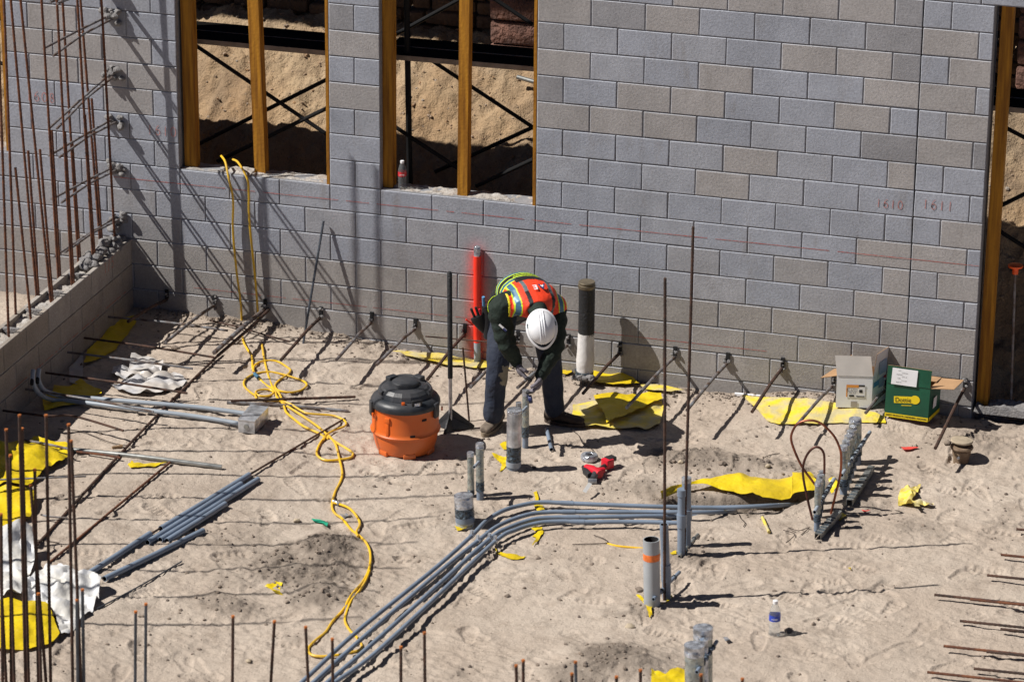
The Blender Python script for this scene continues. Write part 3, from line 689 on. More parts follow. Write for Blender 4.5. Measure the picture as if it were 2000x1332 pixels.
qq = np.stack([idx[:-1, :-1], idx[:-1, 1:], idx[1:, 1:], idx[1:, :-1]], -1).reshape(-1, 4)
m2.from_pydata(np.stack([BX, BY, BH], -1).reshape(-1, 3).tolist(), [], qq.tolist())
m2.polygons.foreach_set('use_smooth', [True]*len(qq))
a_ = m2.attributes.new('fresh', 'FLOAT', 'POINT'); a_.data.foreach_set('value', np.clip(fbm(BX, BY, 2.2, 3, 91)*1.2, 0, .5).ravel().astype(np.float32))
m2.materials.append(M['bank']); bo = bpy.data.objects.new('embankment', m2); COL.objects.link(bo); bo['kind'] = 'structure'
r2 = np.random.RandomState(9); n = 9000; px_ = r2.uniform(-4.6, 4.8, n); py_ = r2.uniform(.9, 2.4, n)
ii = np.clip(((px_+6)/.022).astype(int), 0, nn-1); jj = np.clip(((py_-.22)/.022).astype(int), 0, len(by)-1)
s_ = .004+.012*r2.rand(n)**4
tagp(clods('bank_gravel', np.stack([px_, py_, BH[jj, ii]+s_*.3], 1), s_, 8, M['gravel']), 'gravel and pebbles lying on the sunlit bank behind the block wall', 'gravel')
# field stone wall at the top of the bank
mb = MB(); rr = random.Random(4); yb = 2.15
for row in range(8):
    x = -5.5; z = 1.78+row*.115
    while x < 5.5:
        w_ = rr.uniform(.16, .46); hh = rr.uniform(.085, .11); cz = z+hh/2
        mb.box((x+w_/2, yb+rr.uniform(-.02, .03)+.1, cz), (w_/2-.008, 0, rr.uniform(-.006, .006)), (0, .11, 0), (0, 0, hh/2), bev=.02); x += w_
one('stone_wall', mb, 'stone', 'brown stacked fieldstone wall on top of the bank, seen through the window openings', 'wall')
mb = MB(); p = W(1003, 85, 1.85)
for i in range(8):
    for jx in range(1):
        mb.box((p.x+.0, 1.98, p.z+.13+i*.2-.25), (.20+rr.uniform(-.01, .02), 0, 0), (0, .16+rr.uniform(-.015, .02), 0), (0, 0, .096), bev=.03)
one('block_pillar', mb, 'pillar', 'pillar of rough split-face reddish blocks seen through the right window opening', 'pillar')
mb = MB(); p = W(2010, 120, 1.8)
for i in range(7): mb.box((p.x+.1, 1.98, p.z-.15+i*.2), (.20, 0, 0), (0, .16, 0), (0, 0, .096), bev=.03)
one('block_pillar', mb, 'pillar', 'reddish rough block pillar at the right edge, seen past the doorway post', 'pillar')
# scaffold: planks and frame
def plank(y0, z, x0, x1, wd, label, key='plank_shade', slope=0, edge=True):
    t = thing('scaffold_plank', label, 'plank', (x0, y0, z), 'scaffold planks behind the wall')
    mb = MB(); mb.smooth = False
    mb.hexa([V(x0, y0+.004, z-.04), V(x1, y0+.004, z-.04+slope), V(x1, y0+wd, z-.04+slope), V(x0, y0+wd, z-.04), V(x0, y0+.004, z), V(x1, y0+.004, z+slope), V(x1, y0+wd, z+slope), V(x0, y0+wd, z)])
    obj('board', mb, key, t)
    m2 = MB(); m2.smooth = False
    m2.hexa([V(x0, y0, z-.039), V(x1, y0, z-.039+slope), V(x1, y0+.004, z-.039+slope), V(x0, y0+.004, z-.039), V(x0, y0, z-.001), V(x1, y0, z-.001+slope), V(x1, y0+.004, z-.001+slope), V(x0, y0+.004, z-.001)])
    obj('sunlit_edge', m2, 'plank_wood', t); return t  # paler strip paints sunlight onto the plank's front edge
zA = W(640, 100, .42).z
plank(.42, zA, -5.2, -.2-1.2, .225, 'scaffold plank with lit edge crossing the left window, nearer to the wall')
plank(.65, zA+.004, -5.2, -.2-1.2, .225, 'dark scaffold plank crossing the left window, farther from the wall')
zB = W(905, 120, .42).z
plank(.42, zB, -1.35, 4.9, .225, 'scaffold plank with lit edge crossing the right window, nearer to the wall', slope=.04)
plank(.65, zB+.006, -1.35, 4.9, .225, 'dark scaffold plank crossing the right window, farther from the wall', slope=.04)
for i, (y0, lb) in enumerate(((.55, 'unseen high plank added above the frame for shade, nearer the wall'), (.8, 'unseen high plank added above the frame for shade, farther from the wall'))):
    plank(y0, 5.95, -7.5, 4.9, .24, lb)  # planks added out of view to shade the stone wall
def bar(a, b, r, key, name, label, cat, group=None, ribs=0, n=8):
    mb = MB(); mb.tube([a, b], r, n, ribs=ribs); return one(name, mb, key, label, cat, group)
SB = 'scaffold braces behind the wall'
for (a, b, y, lb) in (((377, 86), (640, 264), .40, 'black diagonal brace falling to the right across the left window'),
                      ((385, 283), (640, 155), .92, 'black diagonal brace rising to the right across the left window, upper one'),
                      ((425, 315), (640, 211), .40, 'black diagonal brace rising to the right across the left window, lower one'),
                      ((845, 120), (1041, 249), .92, 'black diagonal brace falling to the right in the upper part of the right window'),
                      ((1041, 249), (850, 336), .92, 'black diagonal brace rising to the right edge of the right window'),
                      ((767, 245), (905, 336), .40, 'black diagonal brace falling behind the small bottle in the right window'),
                      ((1041, 312), (930, 364), .40, 'low dark brace at the bottom right of the right window'),
                      ((771, 69), (905, -4), .92, 'black brace at the top left of the right window'),
                      ((960, -5), (1041, 49), .92, 'black brace in front of the red block pillar'),
                      ((1955, 245), (2060, 300), .9, 'black brace seen through the doorway, upper one'),
                      ((1953, 452), (2060, 520), .5, 'black brace seen through the doorway, lower one falling right'),
                      ((1955, 402), (2060, 350), .9, 'black brace seen through the doorway, rising right'),
                      ((-40, 110), (14, 128), .5, 'short black brace at the far left edge')):
    bar(W(*a, y), W(*b, y), .0165, 'black_metal', 'scaffold_brace', lb, 'brace', SB)
a = W(790, 0, .5); b = W(803, 350, .5)
bar(V(a.x-.03, .5, 5.8), V(b.x, .5, .5), .024, 'black_metal', 'scaffold_post', 'black vertical scaffold post inside the right window opening', 'post')
p = W(1010, 151, 1.6); mb = MB(); mb.tube([p, p+V(.2, -.02, -.03)], .018); one('pipe_stub', mb, 'strut', 'grey pipe end lying on the bank at the right side of the right window', 'pipe')
# rod with orange safety cap in the doorway
t = thing('capped_rod', 'upright steel rod with an orange safety cap standing in the doorway', 'rod', W(1974, 790, .25))
a = W(1974, 800, .25); b = W(1983, 530, .25); mb = MB(); mb.tube([a, b], .009, 8, ribs=.015); obj('rod', mb, 'steel', t)
mb = MB(); mb.lathe(b+V(0, 0, -.02), [(.022, 0), (.024, .05), (.052, .052), (.056, .06), (.056, .068), (.05, .07)], 20); obj('safety_cap', mb, 'safety_orange', t)

# ================================================================== LEFT RETURN WALL
lw = thing('low_block_wall', 'low block wall in shade on the left with starter bars rising from its open top', 'wall', (-3.26, 0, 0))
mb = MB(); tints = []; XL = -16*h-.008; TX = .198
rl = random.Random(21)
for k in range(11, 16):
    off = 0 if k % 2 else 1; z0 = LZ(k+1); y = 0.0; n_ = 0
    while y > -8.6:
        ln = (h if (off and n_ == 0) else 2*h); y1 = y-ln
        g = rl.uniform(.9, 1.06); tn = tuple(np.array([.33, .29, .25])*g) if k > 11 or rl.random() < .4 else tuple(np.array([.37, .34, .31])*g)
        block(mb, tints, V(XL, y1, z0), V(0, 1, 0), V(-1, 0, 0), EZ, ln, h, .034, tn, mj=.005, light=False)       # inner shell
        block(mb, tints, V(XL-TX, y, z0), V(0, -1, 0), V(1, 0, 0), EZ, ln, h, .034, tn, mj=.005, light=False)     # outer shell
        y = y1; n_ += 1
    for (xa, xb) in ((XL-.03, XL-.005), (XL-TX+.005, XL-TX+.03)):
        n0 = len(mb.f); mb.hexa([V(xa, -8.6, z0-.001), V(xb, -8.6, z0-.001), V(xb, -.002, z0-.001), V(xa, -.002, z0-.001), V(xa, -8.6, z0+h-.006), V(xb, -8.6, z0+h-.006), V(xb, -.002, z0+h-.006), V(xa, -.002, z0+h-.006)])
        tints += [(.36, .35, .34)]*(len(mb.f)-n0)
o_ = obj('wall_face', mb, 'block_plain', lw); set_tint(o_, tints)
ZT = LZ(11)
# grout core (rough, slightly below the shells) and cross webs
ys = np.arange(-8.55, -.01, .02); xs = np.linspace(XL-TX+.034, XL-.034, 9)
A, B = np.meshgrid(xs, ys); Z = ZT-.045+.03*fbm(A, B, 5, 3, 33)+.03*fbm(A, B, 20, 3, 35, .6)
m2 = MB(); m2.v = [Vector(t) for t in zip(A.ravel(), B.ravel(), Z.ravel())]
for j in range(len(ys)-1):
    for i in range(8): a = j*9+i; m2.face((a, a+1, a+10, a+9))
obj('grout_core', m2, 'grout_light', lw)
m2 = MB()
for i in range(20): m2.box((XL-TX/2, -.45-i*.4064, ZT-.03), (.064, 0, 0), (0, .016, 0), (0, 0, .028), bev=.004)
obj('block_web', m2, 'grout', lw)
m2 = MB(); strokes(m2, XP(203, 536, XL), V(0, 1, 0), V(0, 0, 1), '1/5', .085, .003, V(.003, 0, 0)); obj('pencil_number', m2, 'chalk', lw)
a, b = XP(246, 583, XL), XP(20, 758, XL); m2 = MB(); w1 = .0025
for i in range(60):
    if rl.random() < .2: continue
    y0_, y1_ = a.y+(b.y-a.y)*i/60, a.y+(b.y-a.y)*(i+1)/60; zz = .33
    m2.add([V(XL+.003, y0_, zz-w1), V(XL+.003, y1_, zz-w1), V(XL+.003, y1_, zz+w1), V(XL+.003, y0_, zz+w1)], [(0, 1, 2, 3)])
obj('chalk_line', m2, 'chalk', lw)
# heap of broken grout in the corner
rg = random.Random(3)
mb = MB()
for i in range(46):
    y_ = -rg.uniform(.02, .75); r_ = rg.uniform(.022, .062)*(1-.4*abs(y_)); mb.rock(V(XL-TX/2+rg.uniform(-.07, .07), y_, ZT-.01+rg.uniform(0, .11)*(1-abs(y_)*1.2)), r_, 300+i, .85)
one('grout_heap', mb, 'grout', 'heap of broken dark grout on the low wall where it meets the tall wall', 'rubble')

# ---- rusty vertical bars in the low wall
VB = [((17, 656), (0, 160)), ((31, 620), (19, 300)), ((72, 583), (21, 0)), ((99, 586), (40, 0)), ((114, 545), (81, 0)), ((140, 550), (111, 0)), ((153, 512), (122, 0)),
      ((182, 516), (151, 0)), ((195, 470), (157, 0)), ((224, 467), (198, 0))]
SP = [((60, 622), (30, 328)), ((76, 583), (55, 295)), ((103, 586), (78, 292)), ((118, 545), (101, 255)), ((144, 550), (127, 258)), ((157, 512), (141, 275)), ((186, 516), (166, 225)), ((199, 470), (179, 193))]
for i, (b, t) in enumerate(VB):
    p = ZP(*b, ZT+.055 if i >= 8 else ZT-.03); q = W(t[0], t[1], p.y); d = (q-p); q2 = p+d*((3.6 if t[1] < 200 else 2.6)/d.z); mb = MB()
    mb.tube([p-d.normalized()*.06, q, q2] if q2.z > q.z+.05 else [p-d.normalized()*.06, q], .0095, 8, ribs=.014)
    one('vertical_rebar', mb, 'rust', f'tall rusty bar rising from the low wall, {ORD[i]} from the left edge', 'rebar', 'tall rusty bars rising from the low wall')
for i, (b, t) in enumerate(SP):
    p = ZP(*b, ZT+.055 if i == 7 else ZT-.03); q = W(t[0], t[1], p.y); mb = MB(); mb.tube([p-(q-p).normalized()*.06, q], .0095, 8, ribs=.014)
    one('starter_bar', mb, 'rust', f'short rusty starter bar beside a taller one on the low wall, {ORD[i]} from left', 'rebar', 'short starter bars on the low wall')
for i in range(9):
    p = V(XL-TX/2+random.uniform(-.04, .04), -2.75-.42*i, ZT-.06); mb = MB(); mb.tube([p, p+V(random.uniform(-.05, .05), 0, 3.9)], .0095, 8, ribs=.02)
    one('vertical_rebar', mb, 'rust', f'tall rusty bar on the low wall outside the picture, {ORD[i]} from the farther end', 'rebar', 'tall rusty bars rising from the low wall')
# ---- horizontal pairs sticking out of the tall wall
HP = [((200, 30), (84, 96), (104, 110)), ((206, 140), (95, 252), (111, 252)), ((210, 232), (95, 305), (116, 308)), ((213, 325), (100, 390), (120, 396)), ((215, 422), (105, 502), (127, 493)), ((198, -30), (98, 5), (112, 8))]
LV = ['second pair from the top', 'third pair from the top', 'fourth pair from the top', 'fifth pair from the top', 'lowest pair', 'topmost pair']
for i, (a, e1, e2) in enumerate(HP):
    p = W(*a, .0); p.x = -16.55*h
    for j, e in enumerate((e1, e2)):
        q = W(*e, -.95-.03*j); mb = MB(); mb.tube([p+V(.03*j-.015, .05, -.02*j), p.lerp(q, .5)+V(0, 0, .01), q], .0085, 8, ribs=.014)
        one('horizontal_rebar', mb, 'steel', f'{"left" if j == 0 else "right"} horizontal bar of the {LV[i]} sticking out of the tall wall', 'rebar', 'horizontal bar pairs sticking out of the tall wall')
    mb = MB()
    for k in range(13): mb.rock(p+V(rg.uniform(-.07, .07), rg.uniform(-.045, .0), rg.uniform(-.05, .05)), rg.uniform(.014, .034), 500+i*20+k, .9)
    one('grout_lump', mb, 'grout', f'rough grout lump squeezed from the wall around the {LV[i]} of bars', 'rubble', 'grout lumps on the tall wall')

# ================================================================== DOWELS ALONG THE WALL BASE
DW = [((325, 586), (250, 628)), ((418, 597), (323, 669)), ((517, 605), (418, 689)), ((626, 620), (549, 703)), ((725, 630), (657, 703)), ((810, 643), (736, 712)), ((907, 653), (835, 741)),
      ((1010, 668), (919, 756)), ((1109, 674), (1011, 757)), ((1210, 690), (1139, 768)), ((1317, 698), (1224, 796)), ((1420, 710), (1342, 801)), ((1527, 720), (1469, 804)), ((1626, 754), (1557, 829)), ((1727, 764), (1691, 806)), ((1883, 760), (1827, 875))]
for i, (a, e) in enumerate(DW):
    p = W(a[0], a[1], -.01); yy = -.62-.1*random.random()
    dpx = math.hypot(e[0]-a[0], e[1]-a[1]); yy = -dpx/118
    q = W(e[0], e[1], yy)
    if q.z < float(gh(q.x, q.y))+.03: q = G(e[0], e[1], .03)
    mid = p.lerp(q, .35)+V(0, 0, .012)
    r_ = .0115 if i != 2 else .016
    t = thing('wall_dowel', f'bent steel dowel sticking out of the tall wall near its base, {ORD[i]} from the left', 'rebar', p, 'dowels along the base of the tall wall')
    mb = MB(); mb.tube([p+V(0, .03, .012), p, mid, q], r_, 8, ribs=.016); obj('bar', mb, 'steel' if i % 3 else 'rust_dark', t)
    if i == 2: mb = MB(); mb.tube([p+V(.03, .03, .01), p+V(.03, 0, 0), mid+V(.03, 0, -.03), q+V(.02, .02, -.03)], .0115, 8, ribs=.016); obj('bar', mb, 'rust_dark', t)
    mb = MB(); mb.box(p+V(.004, .006, .05), (.014, 0, 0), (0, .010, 0), (0, 0, .036)); obj('slot', mb, 'hole', t)
    mb = MB()
    for k in range(6): mb.rock(p+V(rg.uniform(-.02, .02), -.006, rg.uniform(-.025, .08)), rg.uniform(.006, .015), 900+i*9+k, .9)
    obj('grout', mb, 'grout', t)
# leaning ribbed bar
mb = MB(); mb.tube([W(632, 432, -.025), G(592, 672)], .0085, 8, ribs=.014)
one('leaning_rebar', mb, 'bluesteel', 'dark ribbed bar leaning against the tall wall below the left window', 'rebar')

# ================================================================== RODS FROM THE LOW WALL AND ON THE GROUND
def rodpath(name, pts, r, key, label, cat='rebar', group=None, ribs=.016, n=8, hollow=False, k=0):
    if k: pts = spline(pts, k)
    mb = MB()
    if hollow: mb.use(key).pipe(pts, r, 12); return one(name, mb, None, label, cat, group)
    mb.tube(pts, r, n, ribs=ribs); return one(name, mb, key, label, cat, group)
SR = [([(211, 619), (330, 630), (445, 646)], .13, .08), ([(164, 660), (290, 677), (418, 698)], .16, .09), ([(132, 688), (260, 704), (377, 720)], .17, .09), ([(89, 728), (230, 747), (366, 768)], .17, .09),
      ([(50, 760), (180, 781), (300, 804)], .17, .12), ([(6, 802), (90, 812), (145, 813), (241, 841)], .17, .10)]
for i, (P, z0, z1) in enumerate(SR):
    pts = []
    for j, p in enumerate(P):
        if j == 0: q = XP(p[0], p[1], XL)
        else: q = G(p[0], p[1], z0+(z1-z0)*j/(len(P)-1))
        pts.append(q)
    rodpath('side_dowel', pts, .009, 'rust_dark' if i % 2 else 'steel', f'thin steel dowel reaching right out of the low shaded wall, {ORD[i]} from the corner', group='dowels out of the low wall', k=6, ribs=0)
def gline(P, dz=.012): return [G(x, y, dz) for x, y in P]
def ground_rod(P, r, key, label, dz=.012, name='loose_rebar', n=8, sub=10, **kw):
    pts = []
    P2 = [V(x, y, 0) for x, y in P]; P2 = spline(P2, sub) if len(P2) > 2 else [P2[0].lerp(P2[1], i/sub) for i in range(sub+1)]
    a, b = G(P2[0].x, P2[0].y, dz), G(P2[-1].x, P2[-1].y, dz)
    for q in P2:
        pts.append(G(q.x, q.y, dz))
    return rodpath(name, pts, r, key, label, n=n, **kw)
ground_rod([(432, 688), (306, 812), (185, 940), (62, 1075)], .009, 'rust_dark', 'long rusty bar lying from the wall dowels under the grey pipes to the lower left', .02)
ground_rod([(332, 903), (215, 1000), (92, 1102)], .008, 'rust', 'rusty bar lying on the pale ground left of the loose grey pipes', .015)
ground_rod([(674, 817), (580, 872), (490, 925), (290, 1045)], .007, 'rust_dark', 'thin rusty bar lying diagonally from the yellow cord to the loose pipes', .02)
ground_rod([(451, 783), (694, 775)], .010, 'rust_dark', 'dark steel stake lying under the yellow cord, upper one', .03)
ground_rod([(443, 786), (560, 792), (681, 803)], .011, 'steel', 'flat grey steel stake lying under the yellow cord, lower one', .015)
ground_rod([(355, 1096), (280, 1140), (190, 1188)], .005, 'bluesteel', 'thin dark bar lying on the sand right of the white sack', .01, ribs=0)
ground_rod([(48, 860), (90, 867), (135, 877)], .009, 'steel', 'thin bar end above the left yellow sheet', .09)
ground_rod([(130, 877), (250, 889), (340, 900), (433, 912)], .017, 'strut', 'grey metal tube lying from the yellow sheet toward the loose pipes', .02, name='metal_tube', ribs=0, n=12)
ground_rod([(150, 882), (200, 888), (235, 894)], .008, 'rust', 'short rusty bar beside the grey metal tube', .03)
ground_rod([(-5, 937), (90, 933), (168, 930)], .007, 'steel', 'thin bar crossing the front yellow sheet', .16, ribs=0)
ground_rod([(80, 1005), (100, 1009), (132, 1011)], .007, 'steel', 'short bar end left of the crossing rusty bars', .05, ribs=0)
ground_rod([(-4, 1036), (30, 1037), (60, 1038)], .007, 'steel', 'bar end below the lower left yellow sheet', .08, ribs=0)
ground_rod([(410, 626), (470, 640), (520, 655), (566, 667)], .007, 'rust_dark', 'thin rusty bar lying against the wall foot behind the hanging cords', .03)
RR_ = [((1955, 1083), 20, 0), ((1928, 1123), 1, 0), ((1825, 1161), 1, 0), ((1895, 1170), 2, 0), ((1875, 1212), 3, 0), ((1954, 1228), 4, 0), ((1843, 1261), 5, 0), ((1927, 1272), 6, 0), ((1902, 1305), 7, 0), ((1811, 1312), 8, 0), ((1985, 1033), 9, 0)]
for i, (p, s_, _) in enumerate(RR_):
    a = G(*p, .045); b = a+V(5.6-a.x, 0.05+.02*random.random(), .02); b.z = .06
    rodpath('edge_dowel', [a, b], .0088, 'rust' if i % 3 == 0 else 'rust_dark', f'rusty dowel entering from the right edge over the sand, {ORD[sorted(range(len(RR_)), key=lambda k: RR_[k][0][1]).index(i)]} from the top', group='dowels entering from the right edge')

# foreground dowels (nearer the camera, tops inside the frame)
FY = -6.62
fw = MB(); fw.smooth = False; fw.box((1.0, FY, -.09), (5.2, 0, 0), (0, .14, 0), (0, 0, .13))
one('footing', fw, 'concrete', 'low concrete footing below the frame that holds the foreground dowels', 'footing')
FD = [(12, 840, 28, 'r'), (38, 812, 50, 'r'), (43, 838, 56, 'r'), (90, 812, 99, 'r'), (134, 830, 142, 'r'), (139, 862, 158, 'r'), (68, 918, 75, 'r'), (2, 1005, 5, 'r'), (-12, 870, 12, 'r'), (60, 948, 90, 'r'), (20, 890, 22, 'r'),
      (75, 1160, 80, 'r'), (150, 1172, 152, 'b'), (161, 1152, 164, 'b'), (265, 1195, 264, 'b'), (285, 1180, 284, 'b'), (455, 1204, 454, 'r'), (536, 1214, 529, 'r'), (597, 1225, 602, 'r'), (649, 1248, 650, 'r'), (783, 1264, 783, 'r'),
      (829, 1236, 830, 'r'), (1008, 1300, 1009, 'r'), (1022, 1290, 1022, 'r'), (1117, 1316, 1117, 'r'), (1124, 1293, 1125, 'b'), (1204, 1322, 1204, 'r'), (1251, 1309, 1251, 'r'), (1369, 1318, 1369, 'r'), (1450, 1326, 1450, 'r')]
FD.sort(key=lambda t: t[0])
for i, (px, py, pb, c) in enumerate(FD):
    yy = FY+random.uniform(-.07, .07); t_ = W(px, py, yy); b_ = W(pb, 1332, yy); d = b_-t_; bot = t_+d*((t_.z+.02)/(-d.z)) if d.z < -.02 else V(t_.x, yy, -.02)
    th = thing('upright_dowel', f'upright {"rusty" if c=="r" else "blue grey"} dowel in the foreground, {ORD[i]} from the left edge', 'rebar', bot, 'upright dowels in the foreground')
    mb = MB(); mb.tube([bot, t_], .0095 if px < 170 else .0088, 8, ribs=.013); obj('bar', mb, 'rust_dark' if c == 'r' else 'bluesteel', th)
    mb = MB(); mb.tube([t_-V(0, 0, .004), t_+V(0, 0, .008)], .0108, 8); obj('rust_tip', mb, 'rust_tip', th)

# tall free bars, tamper, stake
for (b, t, r_, lb) in (((1298, 1173), (1299, 543), .0095, 'tall dark bar standing behind the open grey pipe with the orange mark'), ((1336, 1083), (1354, 443), .0095, 'tallest dark bar standing upright behind the twin grey conduits')):
    p = G(*b); q = W(t[0], t[1], p.y); mb = MB(); mb.tube([p-V(0, 0, .05), q], r_, 8, ribs=.014); one('standing_bar', mb, 'rust_dark', lb, 'rebar', 'tall bars standing in the sand')
p = G(917, 822); q = W(904, 679, p.y); mb = MB(); mb.tube([p-V(0, 0, .03), q], .007, 8, ribs=.014); one('stake', mb, 'rust_dark', 'thin rusty stake standing between the black tamper pole and the worker', 'stake')
mb = MB(); a = W(831, 657, -.12); b = W(1040, 678, -.12); mb.tube(spline([a, a.lerp(b, .5)+V(0, 0, .005), b], 6), .006, 8); one('cross_bar', mb, 'rust_dark', 'thin bar running level in front of the red pipe behind the worker', 'rebar')
b = G(880, 838); t = thing('tamper', 'black pole with a three finned steel foot standing beside the orange vacuum', 'tool', b)
q = W(878, 531, b.y); mb = MB(); foot = b+V(0, 0, .05)
mb.tube([foot, foot.lerp(q, .3)], .014, 12); obj('lower_pole', mb, 'galv', t)
mb = MB(); mb.tube([foot.lerp(q, .3), q-V(0, 0, .01), q], [.019, .019, .012], 12); obj('grip', mb, 'black_pipe', t)
for e in ((852, 832), (868, 848), (925, 836)):
    mb = MB(); mb.smooth = False; g = G(*e); mb.hexa([foot+V(-.003, 0, .05), foot+V(.003, 0, .05), g+V(.006, 0, .006), g+V(-.006, 0, .006), foot+V(-.003, .004, .115), foot+V(.003, .004, .115), g+V(.006, .004, .022), g+V(-.006, .004, .022)])
    g0 = onz(b.x, b.y, .008); s_ = (g-g0).normalized().cross(V(0, 0, 1))*.03
    mb.hexa([g0-s_, g0+s_, g+s_*.3, g-s_*.3, foot+V(0, 0, .05)-s_*.2, foot+V(0, 0, .05)+s_*.2, g+s_*.3+V(0, 0, .008), g-s_*.3+V(0, 0, .008)]); obj('fin', mb, 'vac_black', t)

# ================================================================== CONDUITS
RC = .0152
CP = [[(560, 1357), (589, 1332), (697, 1233), (850, 1109), (921, 1046), (951, 1016), (985, 996), (1030, 984), (1064, 980.5), (1120, 983), (1250, 988), (1397, 991), (1510, 987), (1570, 984)],
      [(586, 1356), (612, 1332), (712, 1242), (850, 1123), (933, 1056), (976, 1025), (1030, 1005), (1075, 999.6), (1122, 999.6), (1250, 999.6), (1397, 1000), (1442, 998)],
      [(612, 1356), (639, 1332), (712, 1270), (850, 1147), (956, 1052), (994, 1030), (1041, 1014), (1086, 1010), (1129, 1010), (1250, 1008), (1372, 1008)],
      [(625, 1354), (654, 1332), (730, 1277), (850, 1167), (967, 1057), (1008, 1034), (1053, 1021), (1098, 1018), (1138, 1019), (1250, 1019), (1323, 1021)]]
CN = ['outermost and farthest of the four curving grey conduits', 'second farthest of the four curving grey conduits', 'third of the four curving grey conduits from the back', 'nearest of the four curving grey conduits']
for i, P in enumerate(CP):
    t = thing('curved_conduit', CN[i], 'conduit', G(*P[5]), 'four curving grey conduits')
    pts = [ZP(x, y, .045+.004*i) for x, y in P]
    if i < 3:
        pts[-1].z -= .045; pts[-1] = G(*P[-1], -.03 if i == 0 else -.02)
        pts[-2].z += .0
    pts = spline(pts, 7); mb = MB(); mb.tube(pts, RC, 12); obj('pipe', mb, 'pvc', t)
    j = {0: 9, 1: 8, 2: 8, 3: 8}[i]; c = pts[j*7-1]; d = (pts[j*7+1]-c).normalized()
    mb = MB(); mb.tube([c-d*.045, c+d*.045], RC+.0026, 12); obj('coupling', mb, 'pvc', t)
    jj = 4; c = pts[jj*7]; d = (pts[jj*7+1]-c).normalized()
    mb = MB(); mb.tube([c-d*.012, c+d*.012], RC+.004, 12); mb.box(c+V(0, 0, RC+.014), d*.012, d.cross(V(0, 0, 1))*.008, (0, 0, .012)); obj('pipe_clamp', mb, 'galv', t)
LP = [((314, 1032), (487, 927), 'loose grey pipe, back one of the bundle lying on the pale ground'), ((288, 1059), (471, 945), 'loose grey pipe, second from the back of the bundle'), ((313, 1054), (504, 936), 'loose grey pipe, third from the back of the bundle and longest to the right'), ((326, 1056), (440, 984), 'short loose grey pipe, front one of the bundle'),
      ((204, 1130), (397, 1036), 'loose grey pipe lying apart in front of the bundle'), ((149, 1135), (293, 1042), 'loose grey pipe left of the bundle, ending near the white sack')]
for i, (a, b, lb) in enumerate(LP):
    p, q = G(*a, .024), G(*b, .024); mb = MB(); mb.use('pvc').pipe([p, p.lerp(q, .5)+V(0, 0, -.003), q], .0205, 16); one('loose_pipe', mb, None, lb, 'pipe', 'loose grey pipes on the ground')
# two conduits bending up at the low wall, feeding a steel box
for i, (P, zs, lb) in enumerate((([(76, 722), (75, 742), (88, 763), (125, 774), (167, 777), (300, 788), (400, 797), (480, 808)], [.24, .16, .07, .05, .05, .06, .05, .055], 'grey conduit running from the low wall to the steel box, far one'),
                                 ([(65, 723), (64, 745), (76, 768), (103, 781), (145, 784), (300, 803), (400, 816), (470, 828)], [.24, .16, .07, .05, .05, .06, .05, .055], 'grey conduit running from the low wall to the steel box, near one'))):
    p0 = ZP(P[3][0], P[3][1], .05); pts = []
    for j, ((x, y), z) in enumerate(zip(P, zs)):
        if j < 3: q = XP(x, y, -3.16+.02*j) 
        else: q = G(x, y, max(.022, z-.02))
        pts.append(q)
    mb = MB(); mb.use('pvc_light').pipe(spline(pts, 6), .0175, 14); one('box_conduit', mb, None, lb, 'conduit', 'two conduits ending in the steel box')
bx_ = thing('junction_box', 'galvanised steel junction box lying at the ends of two grey conduits', 'box', G(480, 842))
zb_ = float(gh(G(490, 830).x, G(490, 830).y)); c4 = [ZP(465, 820, .098+zb_), ZP(497, 824, .098+zb_), ZP(524, 796, .098+zb_), ZP(490, 791, .098+zb_)]
lo = [V(c.x, c.y, zb_+.004) for c in c4]; mb = MB(); mb.smooth = False; mb.hexa(lo+c4); obj('body', mb, 'galv', bx_)
m2 = MB(); m2.smooth = False; cc = sum(c4, V(0, 0, 0))/4
m2.hexa([cc+(c-cc)*1.03+V(0, 0, .0008) for c in c4]+[cc+(c-cc)*1.03+V(0, 0, .006) for c in c4]); obj('cover', m2, 'galv', bx_)
m2 = MB(); m2.lathe(c4[0].lerp(c4[1], .5)-V(0, .003, .045), [(.019, 0), (.019, .003)], 18, up=(.0, -1, 0)); obj('knockout', m2, 'strut', bx_)

# ---- vertical stub-ups
def stub(base, top, dia, label, style, cap=True, key='pvc', group='grey conduit stubs rising from the sand', collar=True, name='conduit_stub'):
    """style: list of (fraction0, fraction1, material, part name, extra radius)"""
    p = G(*base); q = W(top[0], top[1], p.y); r = dia/2; p2 = p-V(0, 0, .05)
    t = thing(name, label, 'pipe stub', p, group)
    mb = MB(); mb.use(key)
    if cap: mb.tube([p2, q], r, 20)
    else: mb.pipe([p2, q], r, 22, t=.006)
    obj('pipe', mb, None, t); d = q-p
    for (f0, f1, k_, nm, ex) in style:
        m2 = MB(); n = 7 if k_ in ('clear', 'tape', 'black_tape') else 2; rj = random.Random(int(base[0]*10+f0*100))
        pts = [p+d*(f0+(f1-f0)*i/(n-1)) for i in range(n)]
        m2.tube(pts, [r+ex*(1+rj.uniform(-.35, .35)) for _ in pts], 20); obj(nm, m2, k_, t)
    return t, p, q, r
PX = 1/257.0
stub((909, 1023), (905, 969), .125, 'short wide capped stub with black tape, left of the curving conduits', [(.55, 1.04, 'tape', 'tape_cap', .003), (.30, .62, 'black_tape', 'tape_band', .004), (.10, .33, 'pvc', 'collar', .005)], key='pvc_white')
stub((920, 968), (919, 885), .043, 'thin taped stub leaning beside a taller one, behind the short wide stub', [(.15, .96, 'clear', 'wrap', .003), (.93, 1.02, 'tape', 'tape_cap', .004), (.05, .16, 'black_tape', 'tape_band', .004)])
